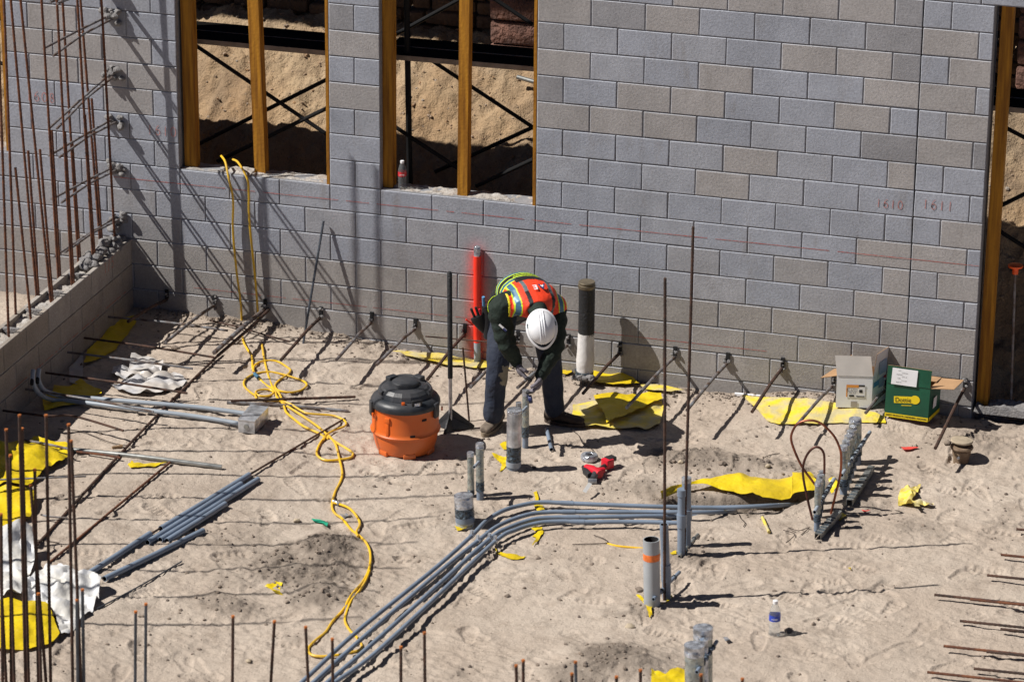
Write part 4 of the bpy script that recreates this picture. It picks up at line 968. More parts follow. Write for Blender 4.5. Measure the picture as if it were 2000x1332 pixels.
stub((938, 974), (937, 868), .050, 'taller thin taped stub, right one of the pair left of the yellow scrap', [(.32, .97, 'clear', 'wrap', .003), (.94, 1.02, 'tape', 'tape_cap', .004), (.16, .32, 'black_tape', 'tape_band', .005)])
stub((1003, 914), (1005, 803), .096, 'wide silver taped stub standing directly in front of the worker', [(.40, 1.02, 'galv', 'foil_wrap', .004), (.965, 1.03, 'tape', 'tape_cap', .006), (.13, .40, 'black_tape', 'tape_band', .005), (.04, .13, 'pvc_light', 'collar', .006)])
stub((1026, 872), (1027, 763), .044, 'thin stub the worker is taping, between his hands and the ground', [(.36, .96, 'clear', 'wrap', .003), (.92, 1.01, 'tape', 'tape_cap', .004), (.18, .36, 'black_tape', 'tape_band', .005)])
stub((1013, 850), (1013, 787), .034, 'small stub hidden behind the wide silver stub', [(.3, .96, 'clear', 'wrap', .003), (.90, 1.02, 'tape', 'tape_cap', .004)])
stub((1274, 1182), (1272, 1053), .108, 'open wide pale pipe with an orange paint mark near its top', [(.70, .80, 'orange_paint', 'paint_mark', .0008)], cap=False, key='pvc_white')
stub((1303, 1170), (1297, 1024), .058, 'slender grey stub just right of the open pipe with the orange mark', [(.25, .47, 'pvc', 'coupling', .005)], cap=False, key='pvc')
stub((1331, 1082), (1332, 955), .056, 'front one of the twin tall grey conduits', [(.42, .62, 'pvc', 'coupling', .006), (.90, 1.0, 'pvc', 'cap', .004)])
stub((1341, 1066), (1341, 935), .062, 'back one of the twin tall grey conduits, with a dark cap', [(.95, 1.02, 'tape', 'tape_cap', .003), (.40, .55, 'pvc', 'coupling', .005)])
stub((1373, 1385), (1373, 1228), .112, 'wide taped stub at the bottom edge, back one', [(.3, 1.01, 'clear', 'wrap', .003), (.9, 1.02, 'tape', 'tape_cap', .005)])
stub((1357, 1420), (1356, 1262), .112, 'wide taped stub at the bottom edge, front one', [(.3, 1.01, 'clear', 'wrap', .003), (.9, 1.02, 'tape', 'tape_cap', .005)])
stub((1376, 1400), (1374, 1248), .05, 'thin taped stub squeezed between two wide ones at the bottom edge', [(.3, 1.0, 'tape', 'wrap', .003)])
def tie(a, b, ya, yb, r, label, rings=0, key='pvc'):
    p, q = W(*a, ya), W(*b, yb); t = thing('cross_tube', label, 'tube', p, 'cross tubes tying the stubs together')
    mb = MB(); mb.use(key).pipe([p, q], r, 12, t=.003); obj('tube', mb, None, t); d = (q-p).normalized()
    for i in range(rings):
        c = p.lerp(q, .3+.5*i/max(1, rings-1)); m2 = MB(); m2.tube([c-d*.008, c+d*.008], r+.006, 10); obj('tie_wire', m2, 'black_tape', t)
y0 = G(938, 974).y
tie((926, 912), (938, 899), y0-.16, y0+.02, .011, 'short cross tube between the two thin stubs behind the short wide stub', 0, 'pvc_light')
y0 = G(1026, 872).y; tie((1018, 806), (1029, 795), y0-.22, y0-.03, .012, 'short cross tube joining the wide silver stub to the one being taped', 0, 'pvc_light')
y0 = G(1303, 1170).y; tie((1276, 1170), (1327, 1117), y0-.22, y0+.28, .0125, 'cross tube wired low across the open pipe and the slender stub', 3, 'pvc')
y0 = G(1331, 1082).y; tie((1327, 1087), (1363, 1044), y0-.07, y0+.40, .0125, 'cross tube lying low behind the twin conduits', 3, 'strut')
y0 = G(1373, 1385).y; tie((1361, 1312), (1400, 1252), y0-.35, y0+.1, .012, 'cross tube tied to the taped stubs at the bottom edge', 4, 'pvc')
# ---- rows of stubs with strut channels
def rack(front, back, n, top_f, top_b, dia, label, xb, ch, big=None, seed=0):
    p0, p1 = G(*front), G(*back); t = thing('stub_rack', label, 'stub rack', p0, 'wrapped conduit stubs in strut racks')
    q0, q1 = W(*top_f, p0.y), W(*top_b, p1.y); rj = random.Random(seed)
    for i in range(n):
        f = i/(n-1); a, b = p0.lerp(p1, f), q0.lerp(q1, f)+V(0, 0, rj.uniform(-.015, .015)); r = dia/2
        if big and i == n-1: r = big/2
        m2 = MB(); m2.tube([a-V(0, 0, .04), b], r, 14); pp = obj('pipe', m2, 'pvc', t); d = b-a
        k_ = [a+d*(.36+.6*j/6) for j in range(7)]; m2 = MB(); m2.tube(k_, [r+.003*(1+rj.uniform(-.6, .6)) for _ in k_], 14); obj('clear_wrap', m2, 'clear', t)
        m2 = MB(); m2.tube([a+d*.93, b+V(0, 0, .004)], [r+.006, r+.002], 14); obj('tape_cap', m2, 'tape', t)
        m2 = MB(); 
        for j in range(3): m2.tube([a+d*(.2+.05*j), a+d*(.225+.05*j)], r+.006, 12)
        obj('tape_band', m2, 'black_tape', t)
    a, b = W(*xb[0], p0.y-.12), W(*xb[1], p1.y+.15); m2 = MB(); m2.use('pvc_light').pipe([a, b], .014, 12, t=.003); obj('cross_tube', m2, None, t); d = (b-a).normalized()
    m2 = MB()
    for j in range(9):
        c = a.lerp(b, .26+.5*j/8); m2.tube([c-d*.006, c+d*.006], .0175, 10)
    obj('tie_wire', m2, 'black_tape', t)
    a, b = G(*ch[0], .03), G(*ch[1], .03); d = (b-a).normalized(); s_ = d.cross(V(0, 0, 1)).normalized(); m2 = MB(); m2.smooth = False
    L_ = (b-a).length; c = (a+b)/2
    m2.box(c-s_*.021, d*(L_/2), s_*.0015, (0, 0, .021)); m2.box(c+s_*.021, d*(L_/2), s_*.0015, (0, 0, .021)); m2.box(c+V(0, 0, .0215), d*(L_/2+.002), s_*.0232, (0, 0, .0015))
    obj('strut_channel', m2, 'strut', t)
    m2 = MB()
    for j in range(n+2):
        c2 = a.lerp(b, .06+.62*j/(n+1)); m2.box(c2+V(0, 0, .024), d*.005, s_*.026, (0, 0, .003), bev=.001)
    obj('pipe_strap', m2, 'black_tape', t)
rack((1648, 968), (1671, 905), 6, (1648, 868), (1670, 822), .052, 'taller row of wrapped conduit stubs with a wide capped one at the back', ((1644, 928), (1699, 844)), ((1659, 982), (1702, 915)), big=.085, seed=1)
rack((1595, 1036), (1606, 985), 5, (1598, 945), (1605, 921), .040, 'smaller row of wrapped conduit stubs in front of the taller row', ((1591, 1000), (1629, 935)), ((1597, 1048), (1638, 1002)), seed=2)
# copper loops
def plane_pts(P, y0, y1): return [W(x, y, y0+(y1-y0)*i/(len(P)-1)) for i, (x, y) in enumerate(P)]
ya, yb_ = G(1600, 1010).y, G(1622, 1002).y
mb = MB(); mb.tube(spline(plane_pts([(1603, 968), (1593, 948), (1567, 912), (1551, 878), (1545, 855), (1550, 838), (1558, 828), (1571, 822), (1586, 821), (1600, 825), (1613, 834), (1630, 853), (1640, 875), (1643, 893), (1641, 927), (1632, 965), (1623, 1003)], ya+.02, yb_), 6), .0085, 10)
one('copper_loop', mb, 'copper', 'large copper tube bent into a tall loop over the stub rows', 'copper tube', 'copper tube loops')
mb = MB(); mb.tube(spline(plane_pts([(1591, 1040), (1588, 1020), (1579, 982), (1571, 945), (1568, 920), (1571, 900), (1579, 884), (1590, 874), (1600, 874), (1607, 881), (1610, 893), (1610, 925)], ya-.05, ya+.02), 6), .0085, 10)
one('copper_loop', mb, 'copper_dark', 'small dark copper loop rising from the smaller stub row', 'copper tube', 'copper tube loops')

# ---- pipes against the wall
yw = -.035; p = W(932, 704, yw-.01); t = thing('painted_conduit', 'conduit strapped upright to the wall and sprayed bright red, behind the worker', 'conduit', p)
def seg(px0, py0, px1, py1, r, key, name):
    mb = MB(); mb.tube([W(px0, py0, yw), W(px1, py1, yw)], r, 16); obj(name, mb, key, t)
seg(932.5, 712, 932, 665, .026, 'pvc_light', 'bare_pipe'); seg(932, 668, 932, 500, .0275, 'red_paint', 'painted_pipe'); seg(932, 504, 932, 484, .026, 'tape', 'tape_cap')
mb = MB(); mb.lathe(W(932, 485, yw), [(.026, 0), (.024, .012), (.012, .02)], 16); obj('pipe_end', mb, 'tape', t)
base = V(.385, -.17, 0); 
pz = lambda px, py: W(px, py, -.17)
t = thing('capped_riser', 'black capped riser pipe with a dusty white sleeve standing by the wall', 'pipe', pz(1143, 735))
mb = MB(); mb.lathe(pz(1145, 655), [(.060, -.03), (.061, 0)]+[(.0605+.0008*(i % 2), .0+i*.012) for i in range(33)], 28)
zt = pz(1146, 556); obj('sleeve', mb, 'black_pipe', t)
a, b = pz(1142, 735), pz(1145, 650); mb = MB(); n = 9; pts = [a.lerp(b, i/(n-1)) for i in range(n)]
mb.tube(pts, [.066, .062, .067, .069, .066, .063, .0635, .0625, .0615], 24); obj('white_sleeve', mb, 'white_sleeve', t)
mb = MB(); mb.lathe(pz(1146, 560), [(.063, -.01), (.066, .0), (.066, .016), (.058, .02), (.060, .028), (.064, .034), (.06, .042), (.02, .046)], 28); obj('screw_cap', mb, 'brass', t)
mb = MB(); mb.tube([pz(1140, 737), pz(1141, 724)], .072, 20); obj('base_band', mb, 'black_tape', t)
mb = MB()
for k in range(12): mb.rock(pz(1128+k*3, 733+rg.uniform(-3, 4))+V(0, -.06, 0), rg.uniform(.015, .035), 700+k, .7)
one('grout_rubble', mb, 'grout', 'pale grout crumbs around the foot of the black capped riser', 'rubble')

# iron cleanout at right
p = G(1877, 899); t = thing('cleanout', 'dusty brown iron cleanout fitting with a loose tan lid on the right', 'pipe fitting', p)
mb = MB(); mb.lathe(p-V(0, 0, .02), [(.055, 0), (.058, .05), (.066, .075), (.068, .10), (.062, .108), (.078, .112), (.084, .125), (.078, .135), (.060, .137)], 28); obj('body', mb, 'clay', t)
mb = MB(); mb.lathe(p+V(-.006, .01, .122), [(.045, 0), (.05, .012), (.078, .018), (.082, .026), (.078, .034), (.05, .037), (.02, .040)], 28, up=(.05, .05, 1)); obj('lid', mb, 'dust_lid', t)
mb = MB(); mb.ell(p+V(-.01, -.07, .045), (.012, 0, 0), (0, .01, 0), (0, 0, .012)); obj('bolt', mb, 'galv', t)

# ================================================================== VACUUM
vb = G(792, 876); vac = thing('shop_vacuum', 'orange canister vacuum with a dusty black motor head', 'vacuum', vb)
mb = MB(); mb.lathe(vb+V(0, 0, .012), [(.16, 0), (.205, .004), (.215, .03), (.232, .10), (.236, .138), (.250, .146), (.253, .158), (.244, .168), (.240, .185), (.240, .25), (.236, .335), (.238, .348), (.2, .352)], 56); obj('tank', mb, 'van_orange', vac)
fr_ = (CAM-np.array(vb)); fa = math.atan2(fr_[1], fr_[0])
def vp(ang, r, z): a_ = fa+R(ang); return vb+V(math.cos(a_)*r, math.sin(a_)*r, z)
def vd(ang): a_ = fa+R(ang); return V(math.cos(a_), math.sin(a_), 0), V(-math.sin(a_), math.cos(a_), 0)
for ang in (-50, 8, 60, 120, -120, 180):
    mb = MB(); n_, t_ = vd(ang); mb.box(vp(ang, .196, .024), n_*.022, t_*.045, (0, 0, .02), bev=.008); obj('foot', mb, 'van_orange', vac)
mb = MB(); n_, t_ = vd(-32); mb.box(vp(-32, .240, .235), n_*.008, t_*.013, (0, 0, .06), bev=.005); mb.box(vp(-32, .243, .30), n_*.008, t_*.02, (0, 0, .02), bev=.004); obj('drain_clip', mb, 'van_orange', vac)
for ang in (12, 34):
    mb = MB(); n_, t_ = vd(ang); mb.box(vp(ang, .2405, .30 if ang == 34 else .19), n_*.003, t_*.018, (0, 0, .007)); obj('slot', mb, 'hole', vac)
mb = MB(); mb.lathe(vb+V(0, 0, .012), [(.234, .338), (.248, .342), (.252, .355), (.250, .375), (.238, .395), (.212, .410), (.18, .418)], 48); obj('head_rim', mb, 'vac_black', vac)
mb = MB(); mb.smooth = False
mb.lathe(vb+V(0, 0, .012), [(.190, .405), (.196, .418), (.184, .452), (.160, .474), (.12, .484)], 18); obj('motor_head', mb, 'vac_black', vac)
mb = MB(); mb.lathe(vb+V(.0, 0, .012), [(.095, .475), (.100, .480), (.096, .508), (.085, .516), (.03, .518)], 16); 
hd = obj('top_knob', mb, 'vac_black', vac)
for ang in (140, -140): mb = MB(); mb.smooth = False; n_, t_ = vd(ang); mb.box(vp(ang, .150, .495), n_*.028, t_*.04, (0, 0, .025), bev=.01); obj('hose_holder', mb, 'vac_black', vac)
mb = MB(); pts = [vp(a_, .180, .455+.035*math.cos(R(a_-180))**2) for a_ in range(60, 301, 12)]; mb.tube(pts, .017, 10); obj('carry_handle', mb, 'vac_black', vac)
for ang in (-75, 62):
    mb = MB(); n_, t_ = vd(ang); mb.box(vp(ang, .250, .345), n_*.012, t_*.03, (0, 0, .055), bev=.008); obj('latch', mb, 'vac_black', vac)
for ang in (-4, -62, 88):
    mb = MB(); n_, t_ = vd(ang); mb.box(vp(ang, .21 if ang == -4 else .262, .428 if ang == -4 else .315), n_*.006, t_*.012, (0, 0, .014), bev=.003); obj('orange_tab', mb, 'van_orange', vac)
mb = MB(); n_, t_ = vd(22); mb.box(vp(22, .225, .415), n_*.004, t_*.022, (0, 0, .02)); obj('inlet_port', mb, 'tape', vac)
mb = MB(); n_, t_ = vd(22); mb.box(vp(22, .216, .42), n_*.010, t_*.04, (0, 0, .036), bev=.006); obj('inlet_frame', mb, 'rubber', vac)

# ================================================================== CORDS
CR = .0088
def cord_pts(P, z=.012): return [G(x, y, z) for x, y in P]
c2 = lambda L_: [(350+x/4.44, 560+y/4.44) for x, y in L_]
cl = lambda L_: [(350+x/2.764, 850+y/2.764) for x, y in L_]
yc = -.035
hang1 = [W(432, 305, .10)+V(0, 0, .0), W(440, 317, .03), W(446, 345, yc), W(455, 390, yc), W(455, 450, yc), W(462, 530, yc), W(470, 590, yc), W(473, 640, yc)]
hang2 = [W(455, 312, .10), W(466, 319, .03), W(483, 350, yc), W(486, 380, yc), W(487, 430, yc), W(498, 540, yc), W(503, 600, yc), W(508, 650, yc)]
A1 = cord_pts(c2([(555, 470), (590, 540), (630, 610), (640, 720), (690, 790), (750, 850), (820, 890), (870, 930), (910, 1040), (930, 1090), (1000, 1150), (1080, 1210), (1200, 1265), (1290, 1320)])+cl([(800, 5), (850, 40), (925, 85), (938, 105), (920, 122), (860, 132), (795, 135), (755, 118), (742, 92), (760, 45), (790, 5)]), .014)
A2 = cord_pts(c2([(720, 520), (740, 640), (770, 760), (800, 850), (830, 905), (850, 960), (900, 1010), (1000, 1075), (1100, 1140), (1200, 1210), (1280, 1280)])+cl([(815, 10), (845, 50), (863, 120), (880, 200), (870, 250), (840, 310), (825, 380), (840, 420), (880, 450), (930, 510), (970, 540), (1010, 580), (1032, 640), (1025, 720), (990, 790), (930, 860), (885, 940), (830, 1000), (790, 1060), (730, 1110), (698, 1150), (712, 1182), (770, 1192), (850, 1185), (930, 1170), (975, 1155), (985, 1130), (960, 1090), (920, 1050), (895, 1000), (905, 950), (930, 890), (975, 835), (1003, 790), (1028, 730)]), .014)
for i, (hg, g_, lb) in enumerate(((hang1, A1, 'yellow extension cord, left strand hanging from the left window sill'), (hang2, A2, 'yellow extension cord, right strand from the left window, snaking down to the conduits'))):
    zz = [p.z for p in g_]; 
    mb = MB(); mb.tube(spline(hg+g_, 7), CR, 8); one('extension_cord', mb, 'cord', lb, 'cord', 'yellow extension cords')
B1 = cord_pts(c2([(645, 740), (645, 700), (675, 665), (730, 645), (800, 640), (870, 655), (940, 700), (965, 725), (940, 762), (880, 800), (832, 850), (845, 888), (900, 910), (980, 915), (1060, 895), (1105, 855), (1080, 820), (1000, 790), (900, 760), (800, 740), (720, 742), (630, 765), (570, 808), (562, 855), (600, 900), (660, 940), (668, 908), (720, 892), (790, 895), (818, 918), (780, 945), (700, 947), (662, 925), (672, 965), (750, 985), (870, 990), (960, 1015), (1060, 1075), (1130, 1100), (1320, 1115), (1400, 1140), (1445, 1175), (1430, 1210), (1330, 1250), (1265, 1295), (1245, 1332)])+cl([(790, 10)]), .02)
mb = MB(); mb.tube(spline(B1, 7), CR*.92, 8); one('extension_cord', mb, 'cord', 'coiled yellow extension cord lying in loops on the sand above the steel stakes', 'cord', 'yellow extension cords')
B2 = cord_pts(cl([(835, 365), (870, 373), (920, 395), (960, 440), (975, 480), (957, 520), (965, 545)]), .022)
mb = MB(); mb.tube(spline(B2, 7), CR, 8); one('extension_cord', mb, 'cord', 'short side loop of yellow cord with a taped plug, left of the wide stub', 'cord', 'yellow extension cords')
mb = MB(); a, b = G(652, 979, .02), G(663, 985, .02); mb.tube([a, b], .014, 10); one('cord_plug', mb, 'tape', 'silver taped plug joining the yellow cords', 'plug')
mb = MB(); a, b = G(497, 730, .022), G(505, 738, .022); mb.tube([a, b], .015, 10); one('cord_plug', mb, 'reflect', 'blue tape wrapped around the cord loops', 'plug')
mb = MB(); mb.tube(spline([G(1185, 1061, .004), G(1205, 1066, .006), G(1235, 1069, .005), G(1266, 1072, .0)], 5), .0085, 8); one('buried_tube', mb, 'cord', 'short run of yellow tube half buried left of the open pale pipe', 'tube')
# the thin branch-like wires
for i, (P, lb) in enumerate((([(1118, 1063), (1140, 1062), (1185, 1060), (1180, 1052), (1160, 1045)], 'thin rusty tie wire curling left of the buried yellow tube'), ([(1530, 1035), (1552, 1042), (1545, 1052), (1535, 1060)], 'thin twig of wire on the sand left of the small stub row'),
                             ([(1443, 1003), (1447, 1012), (1455, 1020), (1452, 1028)], 'bent tie wire above the yellow marker'), ([(1115, 838), (1130, 850), (1138, 866), (1150, 873), (1160, 880)], 'thin wire curling above the tape roll'), ([(1490, 895), (1505, 888), (1523, 885)], 'bent wire on the sand left of the copper loop'),
                             ([(1540, 1030), (1560, 1036), (1580, 1030), (1565, 1044)], 'tangled wire at the foot of the small stub row'), ([(60, 1052), (90, 1056), (116, 1060)], 'thin wire beside the lower left yellow sheet'), ([(113, 837), (160, 843), (220, 865), (272, 872)], 'long thin wire lying left of the rusty bars'))):
    mb = MB(); mb.tube(spline([G(x, y, .012) for x, y in P], 5), .0028, 6); one('tie_wire', mb, 'wire', lb, 'wire', 'loose tie wires')

# ================================================================== SHEETS
def sheet(name, key, outline, label, cat='plastic sheet', dz=.012, amp=.02, f=4, lifts=(), group=None, seed=0, step=.03, thick=.0015, follow=True):
    P3 = [G(x, y, 0) for x, y in outline]; poly = [Vector((p.x, p.y)) for p in P3]
    B = []
    for a, b in zip(poly, poly[1:]+poly[:1]):
        k = max(1, int((b-a).length/step)); rj = random.Random(seed+len(B))
        for i in range(k):
            q = a.lerp(b, i/k); B.append(q+Vector((rj.uniform(-1, 1), rj.uniform(-1, 1)))*(step*.12 if i else 0))
    def inside(x, y):
        c = False; j = len(B)-1
        for i in range(len(B)):
            if (B[i].y > y) != (B[j].y > y) and x < (B[j].x-B[i].x)*(y-B[i].y)/(B[j].y-B[i].y)+B[i].x: c = not c
            j = i
        return c
    xs = [p.x for p in B]; ys_ = [p.y for p in B]; I = []; y = min(ys_); row = 0
    while y < max(ys_):
        x = min(xs)+(row % 2)*step/2
        while x < max(xs):
            if inside(x, y) and min((Vector((x, y))-b).length for b in B) > step*.45: I.append(Vector((x, y)))
            x += step
        y += step*.87; row += 1
    vv, ee, ff, *_ = geometry.delaunay_2d_cdt(B+I, [(i, (i+1) % len(B)) for i in range(len(B))], [], 1, 1e-5)
    X_ = np.array([v.x for v in vv]); Y_ = np.array([v.y for v in vv])
    Z_ = hfield(X_, Y_)*.5+gh(X_, Y_)*.5+dz+amp*(np.abs(fbm(X_, Y_, f, 3, 200+seed))*1.6+.4*fbm(X_+.3*Y_, Y_, f*2.5, 2, 230+seed))
    for (px, py, hh, rad) in lifts:
        c = ZP(px, py, 0); Z_ = Z_+hh*np.exp(-((X_-c.x)**2+(Y_-c.y)**2)/rad**2)
    mb = MB(); n = len(vv)
    fs = []
    for t_ in ff:
        cx_ = sum(vv[i].x for i in t_)/3; cy_ = sum(vv[i].y for i in t_)/3
        if inside(cx_, cy_): fs.append(tuple(t_))
    mb.v = [Vector((X_[i], Y_[i], Z_[i])) for i in range(n)]+[Vector((X_[i], Y_[i], Z_[i]-thick)) for i in range(n)]
    for t_ in fs: mb.face(t_); mb.face((t_[2]+n, t_[1]+n, t_[0]+n))
    return one(name, mb, key, label, cat, group)
YG = 'yellow plastic sheets and scraps'
def ysheet(outline, label, **kw): return sheet(kw.pop('name', 'yellow_sheet'), kw.pop('key', 'yellow'), outline, label, group=YG, **kw)
ysheet([(227, 625), (268, 618), (266, 634), (225, 686), (180, 712), (164, 715), (171, 690), (203, 657)], 'yellow plastic strip lying in shade along the low wall near the corner', seed=1)
ysheet([(106, 755), (135, 758), (158, 744), (171, 755), (198, 765), (199, 773), (171, 783), (160, 792), (126, 797), (86, 805), (82, 778), (104, 768)], 'crumpled yellow plastic under the conduits at the low wall', seed=2, lifts=[(158, 745, .07, .12)])
ysheet([(67, 872), (99, 875), (128, 875), (144, 881), (126, 906), (90, 926), (67, 947), (54, 953), (-10, 960), (-10, 884), (34, 888)], 'big folded yellow plastic sheet behind the left foreground bars', seed=3, amp=.06, lifts=[(100, 885, .06, .2), (30, 930, .10, .25)])
ysheet([(-10, 967), (68, 976), (70, 1003), (54, 1019), (13, 1034), (-10, 1040)], 'smaller yellow plastic sheet at the left edge below the folded one', seed=4, amp=.05, lifts=[(40, 990, .08, .2)])
ysheet([(-10, 1187), (17, 1181), (90, 1192), (97, 1199), (117, 1248), (97, 1266), (56, 1273), (-10, 1275)], 'yellow plastic sheet in the bottom left corner beside the white sack', seed=5, amp=.03, lifts=[(60, 1230, .05, .25)])
ysheet([(767, 691), (807, 694), (855, 697), (949, 709), (1000, 724), (942, 724), (866, 717), (807, 704)], 'narrow yellow strip along the wall foot behind the worker', seed=6, key='yellow_dusty', dz=.02)
ysheet([(1092, 722), (1103, 697), (1117, 733), (1107, 738), (1092, 733)], 'small upright yellow flap left of the white sleeve pipe', seed=7, lifts=[(1103, 705, .05, .06)])
ysheet([(1146, 731), (1168, 729), (1197, 736), (1235, 749), (1249, 758), (1190, 757), (1165, 754), (1147, 740)], 'yellow strip behind the wall dowels, right of the white sleeve pipe', seed=8, dz=.03, amp=.03)
ysheet([(1249, 756), (1262, 756), (1303, 761), (1336, 767), (1303, 770), (1262, 766)], 'thin dusty yellow strip at the wall foot under the pipe shadow', seed=9, key='yellow_dusty', dz=.02)
ysheet([(1119, 793), (1158, 790), (1226, 783), (1291, 780), (1296, 800), (1289, 836), (1267, 843), (1183, 838), (1145, 838), (1118, 814)], 'dusty yellow sheet in the worker\'s shadow, right of his dark boot', seed=10, key='yellow_dusty', amp=.03)
ysheet([(1159, 791), (1226, 783), (1291, 780), (1294, 792), (1262, 806), (1184, 838), (1180, 822), (1168, 806)], 'folded over flap of the yellow sheet right of the dark boot', seed=11, dz=.05, amp=.035)
ysheet([(1449, 776), (1499, 780), (1592, 785), (1631, 791), (1664, 800), (1727, 815), (1730, 830), (1660, 829), (1586, 830), (1520, 832), (1500, 826), (1481, 806)], 'large flat dusty yellow sheet under the wall dowels in front of the cardboard boxes', seed=12, key='yellow_dusty', amp=.012)
# sheet lining the trench lip: hangs down, so it is built as a curtain
mb = MB(); top = [(1290, 968), (1352, 944), (1400, 936), (1436, 928), (1467, 929), (1504, 930), (1546, 925), (1550, 919), (1588, 922), (1593, 944)]
bot = [(1292, 972), (1352, 951), (1400, 953), (1440, 960), (1470, 967), (1504, 971), (1540, 968), (1552, 962), (1588, 958), (1597, 952)]
tp = spline([G(x, y, .03) for x, y in top], 5); bt = spline([ZP(x, y, .03) for x, y in bot], 5); K = 8
for i, (a, b) in enumerate(zip(tp, bt)):
    for j in range(K+1):
        f_ = j/K; q = a.lerp(b, f_); q.z += .025*math.sin(f_*3.1)+.045*float(fbm(i*.11, f_*.8, 1.3, 3, 5))+.02*float(fbm(i*.11, f_*1.5, 4, 2, 6)); mb.v.append(q)
for i in range(len(tp)-1):
    for j in range(K): a = i*(K+1)+j; mb.face((a, a+1, a+K+2, a+K+1))
nv = len(mb.v); mb.v += [v-V(0, 0, .0015) for v in mb.v]; mb.f += [tuple(reversed([i+nv for i in f_])) for f_ in mb.f]; mb.m *= 2; mb.sm *= 2
one('yellow_sheet', mb, 'yellow', 'long bright yellow sheet draped over the edge of the trench', 'plastic sheet', YG)
ysheet([(1761, 963), (1798, 951), (1788, 975), (1780, 982), (1824, 986), (1822, 990), (1792, 991), (1796, 1001), (1786, 1000), (1769, 990), (1754, 988), (1754, 973)], 'torn yellow scrap right of the taller stub row', seed=13, amp=.06, key='yellow_dusty', f=9, step=.018)
sc = [([(888, 1030), (900, 1029), (926, 1023), (922, 1031), (905, 1036), (893, 1037)], 'yellow scrap at the base of the short wide stub'), ([(976, 871), (990, 866), (992, 882), (984, 880)], 'tiny yellow tip behind the wide silver stub'),
      ([(960, 889), (974, 890), (989, 893), (990, 913), (976, 924), (980, 910), (972, 900)], 'yellow scrap caught left of the wide silver stub'), ([(1042, 963), (1048, 960), (1052, 978), (1047, 982)], 'small yellow tab above the curving conduits'),
      ([(1042, 990), (1060, 987), (1064, 998), (1050, 1001)], 'yellow scrap under the curving conduits'), ([(1037, 1034), (1059, 1031), (1061, 1043), (1050, 1058), (1039, 1070), (1047, 1052), (1039, 1049), (1050, 1042)], 'lightning shaped yellow scrap in front of the curving conduits'),
      ([(966, 1070), (975, 1080), (990, 1085), (1027, 1088), (1022, 1093), (1000, 1095), (972, 1086)], 'crescent shaped yellow scrap in front of the conduits'), ([(517, 1148), (527, 1145), (538, 1139), (552, 1142), (549, 1150), (546, 1156), (554, 1165), (534, 1162), (530, 1154)], 'torn yellow scrap lying left of the dark soil heap'),
      ([(249, 911), (258, 902), (264, 908), (290, 908), (327, 905), (300, 914), (270, 916), (255, 917)], 'long thin yellow scrap on the pale ground below the metal tube'), ([(1272, 1308), (1285, 1313), (1300, 1318), (1308, 1312), (1322, 1307), (1341, 1311), (1342, 1345), (1272, 1345)], 'crumpled yellow sheet at the bottom edge beside the taped stubs'),
      ([(1292, 1185), (1305, 1172), (1311, 1165), (1314, 1168), (1300, 1180)], 'yellow sliver behind the open pale pipe'), ([(1241, 1163), (1250, 1166), (1259, 1174), (1266, 1184), (1282, 1180), (1272, 1190), (1274, 1200), (1268, 1208), (1266, 1195), (1255, 1178)], 'twisted yellow ribbon at the foot of the open pale pipe'),
      ([(1632, 1012), (1645, 1004), (1652, 1010), (1640, 1016)], 'small yellow scrap at the end of the strut channel'), ([(1308, 1082), (1320, 1076), (1321, 1084), (1312, 1086)], 'small yellow scrap at the foot of the twin conduits'), ([(1618, 936), (1630, 932), (1640, 945), (1626, 950)], 'yellow scrap between the two stub rows'), ([(1656, 1114), (1661, 1112), (1662, 1117)], 'tiny yellow crumb on the open sand')]
for i, (P, lb) in enumerate(sc): ysheet(P, lb, name='yellow_scrap', seed=20+i, step=.015, dz=.006, amp=.018, f=10)
sheet('red_scrap', 'red_scrap', [(1759, 877), (1775, 876), (1795, 879), (1780, 883), (1765, 883)], 'red and silver plastic scrap on the sand right of the stub rows', 'scrap', amp=.01, step=.012)
sheet('red_scrap', 'red_scrap', [(1682, 998), (1690, 1000), (1700, 999), (1688, 1003)], 'tiny red wire scrap beside the taller stub row shadow', 'scrap', amp=.008, step=.012)
sheet('green_scrap', 'green_scrap', [(608, 1017), (625, 1018), (641, 1024), (639, 1031), (628, 1026), (612, 1022)], 'green plastic strip lying left of the yellow cord', 'scrap', amp=.012, step=.012)
sheet('silver_scrap', 'tape', [(664, 1006), (672, 1008), (676, 1004), (683, 1010), (672, 1014)], 'torn silver tape scrap inside the cord side loop', 'scrap', amp=.012, step=.01)
sheet('silver_scrap', 'tape', [(1412, 1251), (1420, 1248), (1426, 1257), (1417, 1260)], 'crumpled silver tape scrap right of the bottom stubs', 'scrap', amp=.015, step=.01)
mb = MB(); mb.tube([G(1489, 1010, .015), G(1502, 1039, .015)], .011, 10); one('marker', mb, 'yellow_dusty', 'yellow capped marker lying on open sand right of the trench', 'marker')
mb = MB(); mb.tube([G(219, 874, .012), G(239, 871, .012)], [.010, .013], 8); one('wood_scrap', mb, 'dead_wood', 'short brown wood scrap above the metal tube', 'scrap')
mb = MB(); mb.smooth = False; a, b = W(1435, 770, -.05), W(1497, 776, -.05); mb.box((a+b)/2+V(0, 0, .0), (b-a)/2, (0, .01, 0), (0, 0, .012)); one('trim_strip', mb, 'label_white', 'short white strip at the wall foot behind the large yellow sheet', 'scrap')
